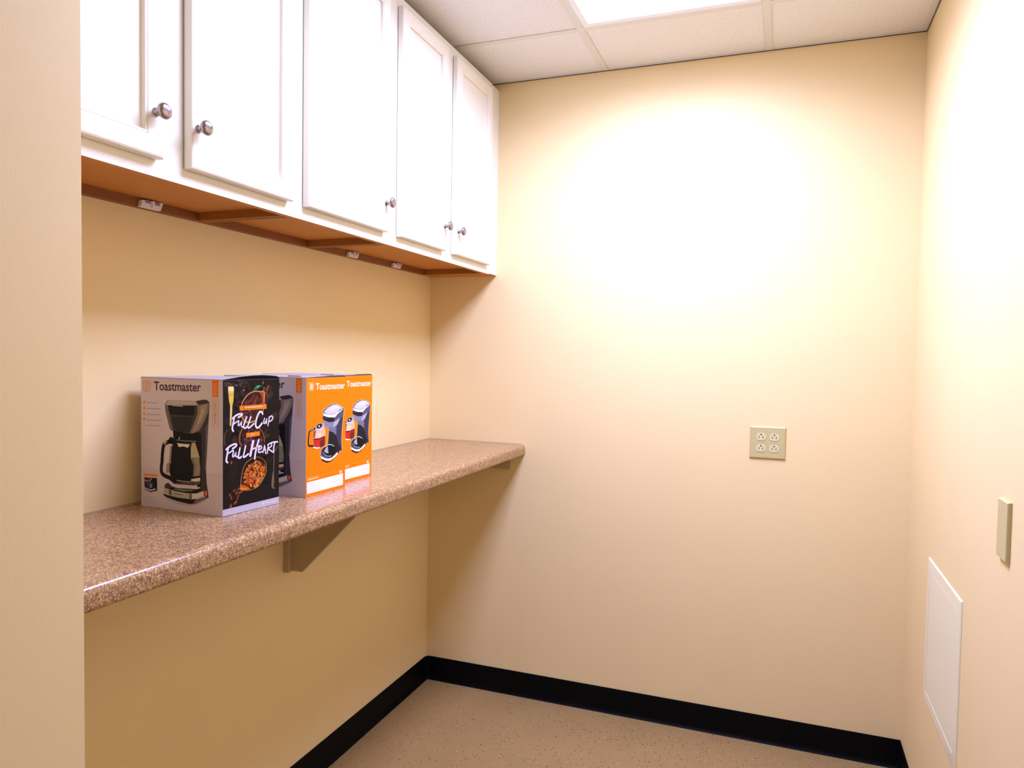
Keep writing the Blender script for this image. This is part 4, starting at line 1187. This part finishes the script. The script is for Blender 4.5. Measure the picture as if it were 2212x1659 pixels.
ART['o'] = [
 ["l",2,[255,203,140],12.8,[[112,2927],[112,2745],[264,2739],[301,2753],[300,2920],[274,2929],[112,2929]]],
 ["p",3,[255,201,160],[[154,2905],[272,2901],[273,2761],[154,2760]]],
 ["s",4,[245,160,96],7.3,[[185,2890],[185,2779]]],
 ["s",4,[245,160,96],7.3,[[215,2889],[215,2778]]],
 ["s",4,[245,160,96],7.3,[[242,2887],[243,2776]]],
 ["t",2,[255,216,188],"Toastmaster",[392,2748],[1709,2736],[391,2892],0],
 ["p",2,[255,180,90],[[693,2194],[912,2297],[1117,2355],[1288,2354],[1521,2284],[1700,2182],[1696,2120],[1665,1975],[1608,1560],[1592,1333],[1630,1042],[1457,959],[1263,881],[1100,800],[901,793],[704,865],[593,980],[619,1164],[775,1234],[905,1297],[956,1691],[853,1734],[751,1787],[722,1975],[685,2086]]],
 ["p",3,[91,83,96],[[711,2181],[921,2286],[1126,2337],[1278,2339],[1511,2268],[1680,2177],[1671,2133],[1645,1988],[1584,1563],[1569,1336],[1604,1045],[1437,973],[1243,895],[1090,813],[901,805],[713,875],[611,977],[637,1162],[784,1222],[933,1294],[975,1689],[853,1745],[770,1796],[740,1973],[703,2085]]],
 ["p",4,[31,29,34],[[985,1621],[1308,1702],[1331,1475],[1432,1237],[1564,1061],[1417,987],[1166,905],[937,924],[712,1009],[656,1104],[784,1222],[952,1291]]],
 ["p",5,[60,54,70],[[1326,1756],[1498,1932],[1615,1979],[1554,1565],[1529,1340],[1554,1074],[1432,1237],[1350,1473]]],
 ["p",4,[131,127,144],[[722,1931],[1001,1852],[1209,1851],[1469,1946],[1508,1932],[1384,1762],[1154,1694],[1308,1702],[984,1688],[853,1745],[788,1772]]],
 ["p",5,[115,111,128],[[965,1712],[1307,1769],[1311,1477],[1156,1582],[1004,1620]]],
 ["p",6,[170,166,184],[[1209,1845],[1488,1933],[1365,1764],[1154,1700]]],
 ["p",5,[201,196,210],[[739,2147],[922,2253],[1146,2314],[1298,2315],[1472,2270],[1631,2192],[1494,2168],[1340,2102],[1263,2072],[1074,2064],[886,2084]]],
 ["p",6,[214,210,222],[[1034,2245],[1298,2293],[1453,2249],[1338,2191],[1110,2163],[941,2175]]],
 ["p",5,[236,230,240],[[717,2121],[887,2076],[1074,2053],[1264,2061],[1340,2096],[1611,2169],[1655,2160],[1389,2059],[1293,1994],[1227,1968],[943,1995],[740,2049]]],
 ["p",6,[43,40,54],[[1284,1995],[1389,2059],[1655,2166],[1671,2133],[1514,2111],[1380,2032]]],
 ["p",5,[28,26,30],[[707,2052],[925,1994],[1236,1963],[1213,1867],[1001,1861],[704,1954]]],
 ["p",6,[74,71,80],[[749,2016],[897,1982],[897,1960],[749,1994]]],
 ["e",5,[15,14,18],1010,1105,290.6,163.1,0],
 ["s",6,[207,205,216],19.2,[[784,1222],[933,1260],[1084,1248],[1219,1193]]],
 ["s",6,[184,182,196],16.5,[[712,1086],[824,994],[955,955],[1108,941]]],
 ["p",7,[163,162,178],[[859,1202],[924,1239],[964,1033],[861,1046],[758,1114]]],
 ["p",5,[241,235,244],[[624,1003],[787,926],[956,885],[1128,893],[1374,1016],[1398,967],[1214,876],[1052,820],[863,846],[639,935]]],
 ["p",4,[58,28,32],[[612,955],[639,929],[863,841],[1052,816],[1224,869],[1604,1039],[1437,956],[1091,796],[901,782],[695,855]]],
 ["e",6,[240,128,120],1486,1013,27.7,29.9,0],
 ["s",4,[42,31,32],52.2,[[372,1741],[196,1721],[127,1663],[97,1496],[94,1367],[136,1320],[312,1299]]],
 ["s",5,[200,196,204],13.7,[[153,1714],[222,1734],[310,1742]]],
 ["p",4,[240,180,136],[[328,1697],[399,1717],[742,1755],[817,1682],[828,1494],[784,1255],[637,1206],[455,1219],[291,1269],[290,1475]]],
 ["p",5,[196,44,28],[[294,1474],[544,1458],[819,1500],[802,1264],[619,1219],[312,1277]]],
 ["p",6,[107,22,20],[[311,1489],[544,1474],[815,1517],[808,1463],[544,1442],[312,1449]]],
 ["p",6,[106,36,32],[[617,1428],[804,1441],[784,1255],[637,1217],[563,1314]]],
 ["p",6,[226,196,172],[[426,1612],[634,1623],[635,1492],[427,1498]]],
 ["p",6,[138,74,68],[[311,1688],[408,1689],[365,1510],[297,1490]]],
 ["p",6,[255,233,220],[[303,1287],[437,1241],[573,1241],[546,1208],[420,1212],[303,1257]]],
 ["e",6,[165,166,180],569,1771,189.0,90.2,10],
 ["e",7,[28,26,32],551,1794,126.0,59.1,10],
 ["e",8,[224,224,232],542,1790,36.0,23.6,0],
 ["s",7,[240,238,244],13.7,[[417,1742],[525,1699],[670,1713],[751,1765]]],
 ["p",2,[253,235,250],[[41,390],[1646,393],[1652,81],[49,95]]],
 ["s",2,[255,168,60],7.7,[[24,513],[1644,501]]],
 ["p",3,[255,178,100],[[66,489],[553,480],[553,440],[66,428]]],
 ["p",3,[255,200,140],[[1484,487],[1596,489],[1597,414],[1485,412]]],
 ["s",4,[232,185,214],8.8,[[108,342],[351,339]]],
 ["s",4,[232,185,214],8.8,[[108,279],[467,273]]],
 ["s",4,[232,185,214],8.8,[[108,215],[438,209]]],
 ["s",4,[232,185,214],8.8,[[108,152],[659,140]]],
 ["s",4,[232,185,214],8.8,[[1188,355],[1598,350]]],
 ["s",4,[232,185,214],8.8,[[1267,277],[1600,272]]],
 ["s",4,[232,185,214],8.8,[[1081,238],[1601,229]]],
 ["s",4,[232,185,214],8.8,[[1300,139],[1603,132]]],
]
# ---------------------------------------------------------------- boxed coffee makers
BW, BD, BH = 0.2624, 0.1758, 0.3055
INK_GAP = 0.00004
FONT = None
def text_polys(txt, bold):
    cu = bpy.data.curves.new('lettering', 'FONT'); cu.body = txt; cu.size = 1.0; cu.offset = bold; cu.resolution_u = 3
    ob = bpy.data.objects.new('lettering', cu); C.objects.link(ob)
    dg = bpy.context.evaluated_depsgraph_get(); me = bpy.data.meshes.new_from_object(ob.evaluated_get(dg))
    vs = [v.co.copy() for v in me.vertices]; fs = [tuple(p.vertices) for p in me.polygons]
    bpy.data.objects.remove(ob); bpy.data.curves.remove(cu); bpy.data.meshes.remove(me)
    return vs, fs

def stroke_pts(pts, w, smooth=True):
    P = [Vector(p) for p in pts]
    if smooth and len(P) > 2:                                     # smooth by one Catmull-Rom pass
        Q = []
        for i in range(len(P) - 1):
            a, b_, c, d = P[max(i - 1, 0)], P[i], P[i + 1], P[min(i + 2, len(P) - 1)]
            for k in range(3):
                t = k / 3; Q.append(0.5 * ((2 * b_) + (c - a) * t + (2 * a - 5 * b_ + 4 * c - d) * t * t + (3 * b_ - a - 3 * c + d) * t ** 3))
        P = Q + [P[-1]]
    out = []
    for i, p in enumerate(P):
        d = (P[min(i + 1, len(P) - 1)] - P[max(i - 1, 0)])
        d = d.normalized() if d.length > 1e-9 else Vector((1, 0)); n = Vector((-d.y, d.x)) * w / 2
        out.append((p + n, p - n))
    return out

def artwork(items, w, h, gain, place, gap=INK_GAP):
    """two meshes of flat printed shapes (artwork, lettering); place(u, v, off) gives the box point"""
    bms = [bmesh.new()]; lays = [bms[0].loops.layers.float_color.new('ink')]
    def face(pts, L, col, txt=0):
        bm = bms[txt]
        q = [(min(max(u / 1e4, 0.0), w), min(max(v / 1e4, 0.0), h)) for u, v in pts]
        r = []
        for p in q:
            if not r or (abs(p[0] - r[-1][0]) + abs(p[1] - r[-1][1])) > 2e-5: r.append(p)
        if len(r) > 2 and abs(r[0][0] - r[-1][0]) + abs(r[0][1] - r[-1][1]) < 2e-5: r.pop()
        if len(r) < 3: return
        area = sum(r[i - 1][0] * r[i][1] - r[i][0] * r[i - 1][1] for i in range(len(r))) / 2
        if abs(area) < 2e-8: return
        if area < 0: r.reverse()
        f = bm.faces.new([bm.verts.new(place(u, v, gap * (L + 1))) for u, v in r])
        c = lin(col, gain)
        for lp in f.loops: lp[lays[txt]] = c
    for it in items:
        k, L, col = it[0], it[1], it[2]
        if k == 'p': face(it[3], L, col)
        elif k == 'e':
            cx, cy, rx, ry, rot = it[3:]; ca, sa = math.cos(R(rot)), math.sin(R(rot)); n = 10 if max(rx, ry) < 30 else 20
            face([(cx + rx * math.cos(t) * ca - ry * math.sin(t) * sa, cy + rx * math.cos(t) * sa + ry * math.sin(t) * ca) for t in [2 * math.pi * i / n for i in range(n)]], L, col)
        elif k in 'sl':
            sp = stroke_pts(it[4], it[3], k == 's')
            for (a, b_), (c, d) in zip(sp, sp[1:]): face([a, b_, d, c], L, col)
            if it[3] > 12 or k == 'l':                                  # round ends on the broad brush strokes
                for a, b_ in (sp[0], sp[-1]):
                    m_ = (a + b_) / 2; rad = it[3] / 2
                    face([(m_.x + rad * math.cos(t), m_.y + rad * math.sin(t)) for t in [2 * math.pi * i / 8 for i in range(8)]], L + 1, col)
        elif k == 't':
            txt, p0, p1, p2, mode = it[3:]
            bms.append(bmesh.new()); lays.append(bms[-1].loops.layers.float_color.new('ink'))
            vs, fs = text_polys(txt, 0.022 if mode == 0 else 0.006)
            xs_ = [v.x for v in vs]; x0, x1 = min(xs_), max(xs_); y1_ = 0.61
            p0, p1, p2 = Vector(p0), Vector(p1), Vector(p2)
            for f in fs:
                face([p0 + (p1 - p0) * ((vs[i].x - x0) / (x1 - x0)) + (p2 - p0) * (vs[i].y / y1_) for i in f], L, col, len(bms) - 1)
    return bms

def arch(u, b):
    """height of the lid edge along the side"""
    pts = [(0, 0), (.12, .25), (.30, .72), (.50, .95), (.68, 1.0), (.86, .80), (.955, .62), (1.0, .05)]
    for (a, p), (c, q) in zip(pts, pts[1:]):
        if a <= u <= c: return b * (p + (q - p) * (u - a) / (c - a))
    return 0.0

def coffee_box(loc, rotz, side, bulge, label):
    t = thing('coffee_maker_box', label, 'box', loc, rotz, 'boxed coffee makers on the countertop')
    bm = bmesh.new(); add_box(bm, -BW, 0, 0, BD, 0, BH, bevel=.0006, seg=1); obj('carton', bm, M['carton'], t)
    # front artwork looks along -y
    pf = lambda u, v, o: (u - BW, -o, v); ps = lambda u, v, o: (o, u, v)
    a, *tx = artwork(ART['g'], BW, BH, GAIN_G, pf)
    f = obj('front_artwork', a, M['ink'], t, normals=False); f['label'] = 'grey panel printed with a black coffee maker and carafe'
    for x_ in tx: obj('lettering', x_, M['ink'], f, normals=False)
    bg = {'d': (26, 18, 16), 'o': (250, 124, 0)}[side]
    items = [('p', 0, bg, [(4, 4), (BD * 1e4 - 4, 4), (BD * 1e4 - 4, BH * 1e4 - 4), (4, BH * 1e4 - 4)])] + ART[side]
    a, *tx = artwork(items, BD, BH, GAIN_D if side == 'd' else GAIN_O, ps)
    f = obj('side_artwork', a, M['ink'], t, normals=False)
    f['label'] = 'dark panel printed with coffee beans and scoops' if side == 'd' else 'orange panel printed with a coffee maker'
    for x_ in tx: obj('lettering', x_, M['ink'], f, normals=False)
    # lid, a little bowed
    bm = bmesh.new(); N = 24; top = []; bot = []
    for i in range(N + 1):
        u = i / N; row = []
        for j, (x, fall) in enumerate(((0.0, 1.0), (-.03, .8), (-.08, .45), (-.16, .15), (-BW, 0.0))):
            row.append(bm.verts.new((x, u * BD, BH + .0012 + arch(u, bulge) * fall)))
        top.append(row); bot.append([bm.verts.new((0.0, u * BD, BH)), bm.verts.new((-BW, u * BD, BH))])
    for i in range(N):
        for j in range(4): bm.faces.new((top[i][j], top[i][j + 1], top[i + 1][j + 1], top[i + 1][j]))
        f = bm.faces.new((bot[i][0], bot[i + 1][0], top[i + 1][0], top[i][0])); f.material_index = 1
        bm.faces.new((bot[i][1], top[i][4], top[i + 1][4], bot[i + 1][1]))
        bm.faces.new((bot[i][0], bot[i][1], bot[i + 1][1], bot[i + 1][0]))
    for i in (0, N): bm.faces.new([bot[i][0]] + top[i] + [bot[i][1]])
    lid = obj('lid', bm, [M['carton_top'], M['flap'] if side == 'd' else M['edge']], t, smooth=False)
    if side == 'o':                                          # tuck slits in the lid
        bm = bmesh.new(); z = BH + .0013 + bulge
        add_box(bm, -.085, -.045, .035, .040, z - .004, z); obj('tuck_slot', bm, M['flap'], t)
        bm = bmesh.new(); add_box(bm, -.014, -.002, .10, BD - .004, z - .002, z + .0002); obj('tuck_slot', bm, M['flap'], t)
    return t
coffee_box((0.2934, -1.5782, CT), R(-4.38), 'd', 0.0085, 'coffee maker box with dark coffee bean side, nearest of the three')
coffee_box((0.3258, -1.3219, CT), R(-0.09), 'o', 0.0022, 'middle coffee maker box, orange side with carafe and logo in full view')
coffee_box((0.2910, -1.1276, CT), 0.0, 'o', 0.0016, 'farthest coffee maker box, set back, its orange side partly hidden')

# ---------------------------------------------------------------- plates on the walls
def bevel_plate(bm, w, h, t, s=0.0045, mi=0):
    """plate in the xz plane facing -y, centred"""
    L = []
    for ins, y in ((0, 0), (0, -t * .35), (s * .45, -t * .8), (s, -t)):
        L.append([bm.verts.new((x, y, z)) for x, z in ((-w / 2 + ins, -h / 2 + ins), (w / 2 - ins, -h / 2 + ins), (w / 2 - ins, h / 2 - ins), (-w / 2 + ins, h / 2 - ins))])
    for A, B in zip(L, L[1:]):
        for k in range(4): bm.faces.new((A[k], A[(k + 1) % 4], B[(k + 1) % 4], B[k])).material_index = mi
    bm.faces.new(L[-1]).material_index = mi; bm.faces.new(L[0][::-1])

def disc(bm, cx, cz, rx, rz, y0, y1, clip=None, n=28):
    pts = []
    for k in range(n):
        a = 2 * math.pi * k / n; x, z = rx * math.cos(a), rz * math.sin(a)
        if clip: z = max(-clip, min(clip, z))
        pts.append((cx + x, cz + z))
    add_prism(bm, pts, 1, y0, y1)

t = thing('electrical_outlet', 'almond four-socket power outlet on the back wall', 'outlet', (1.4068, 0, 1.1348))
bm = bmesh.new(); bevel_plate(bm, .1265, .1205, .0065); obj('cover_plate', bm, M['almond'], t)
for cx in (-.0237, .0228):
    for cz in (.0215, -.0205):
        bm = bmesh.new(); disc(bm, cx, cz, .0172, .0172, -.0040, -.0079, clip=.0138)
        r_ = obj('receptacle', bm, M['almond2'], t)
        bm = bmesh.new()
        add_box(bm, cx - .0078, cx - .0056, -.00805, -.0040, cz - .0052, cz + .0028)
        add_box(bm, cx + .0056, cx + .0078, -.00805, -.0040, cz - .0064, cz + .0030)
        disc(bm, cx, cz + .0082, .0026, .0028, -.0040, -.00805, n=14)
        obj('slots', bm, M['slot'], r_)
        bm = bmesh.new()                                      # thin ring added to stand in for the shadow line around the face
        disc(bm, cx, cz, .0181, .0181, -.0050, -.0067, clip=.0147); obj('shadow_ring', bm, M['screw'], r_)
    bm = bmesh.new(); disc(bm, cx, .0005, .0030, .0030, -.005, -.0074, n=16); obj('screw', bm, M['screw'], t)

def right_wall_thing(name, label, cat, yc, z):
    t = thing(name, label, cat, (ROOM_W, yc, z), R(-90)); return t     # local -y looks into the room (-x)
t = right_wall_thing('blank_wall_plate', 'small blank almond cover plate on the right wall above the access panel', 'wall plate', -1.1563, 1.110)
bm = bmesh.new(); bevel_plate(bm, .0700, .1200, .0080, s=.0022); obj('cover_plate', bm, M['almond'], t)
for z in (-.042, .042):
    bm = bmesh.new(); disc(bm, 0, z, .0028, .0028, -.006, -.0085, n=16); obj('screw', bm, M['screw'], t)

t = right_wall_thing('access_panel', 'square off-white access panel set low in the right wall', 'panel', -0.6125, 0.6475)
w2, h2, fr = .4295 / 2, .4250 / 2, .030
bm = bmesh.new()
loops = []
for ins, y in ((0, 0), (0, -.0018), (.0022, -.0042), (fr, -.0045), (fr, 0.0)):
    loops.append([bm.verts.new((x, y, z)) for x, z in ((-w2 + ins, -h2 + ins), (w2 - ins, -h2 + ins), (w2 - ins, h2 - ins), (-w2 + ins, h2 - ins))])
for A, B in zip(loops, loops[1:]):
    for k in range(4): bm.faces.new((A[k], A[(k + 1) % 4], B[(k + 1) % 4], B[k]))
for k in range(4): bm.faces.new((loops[-1][k], loops[-1][(k + 1) % 4], loops[0][(k + 1) % 4], loops[0][k]))
obj('frame', bm, M['panel'], t)
bm = bmesh.new(); d = fr + .0014
L2 = []
for ins, y in ((d, 0), (d, -.0030), (d + .0010, -.0040)):
    L2.append([bm.verts.new((x, y, z)) for x, z in ((-w2 + ins, -h2 + ins), (w2 - ins, -h2 + ins), (w2 - ins, h2 - ins), (-w2 + ins, h2 - ins))])
for A, B in zip(L2, L2[1:]):
    for k in range(4): bm.faces.new((A[k], A[(k + 1) % 4], B[(k + 1) % 4], B[k]))
bm.faces.new(L2[-1]); bm.faces.new(L2[0][::-1])
dr = obj('panel_door', bm, M['panel'], t)
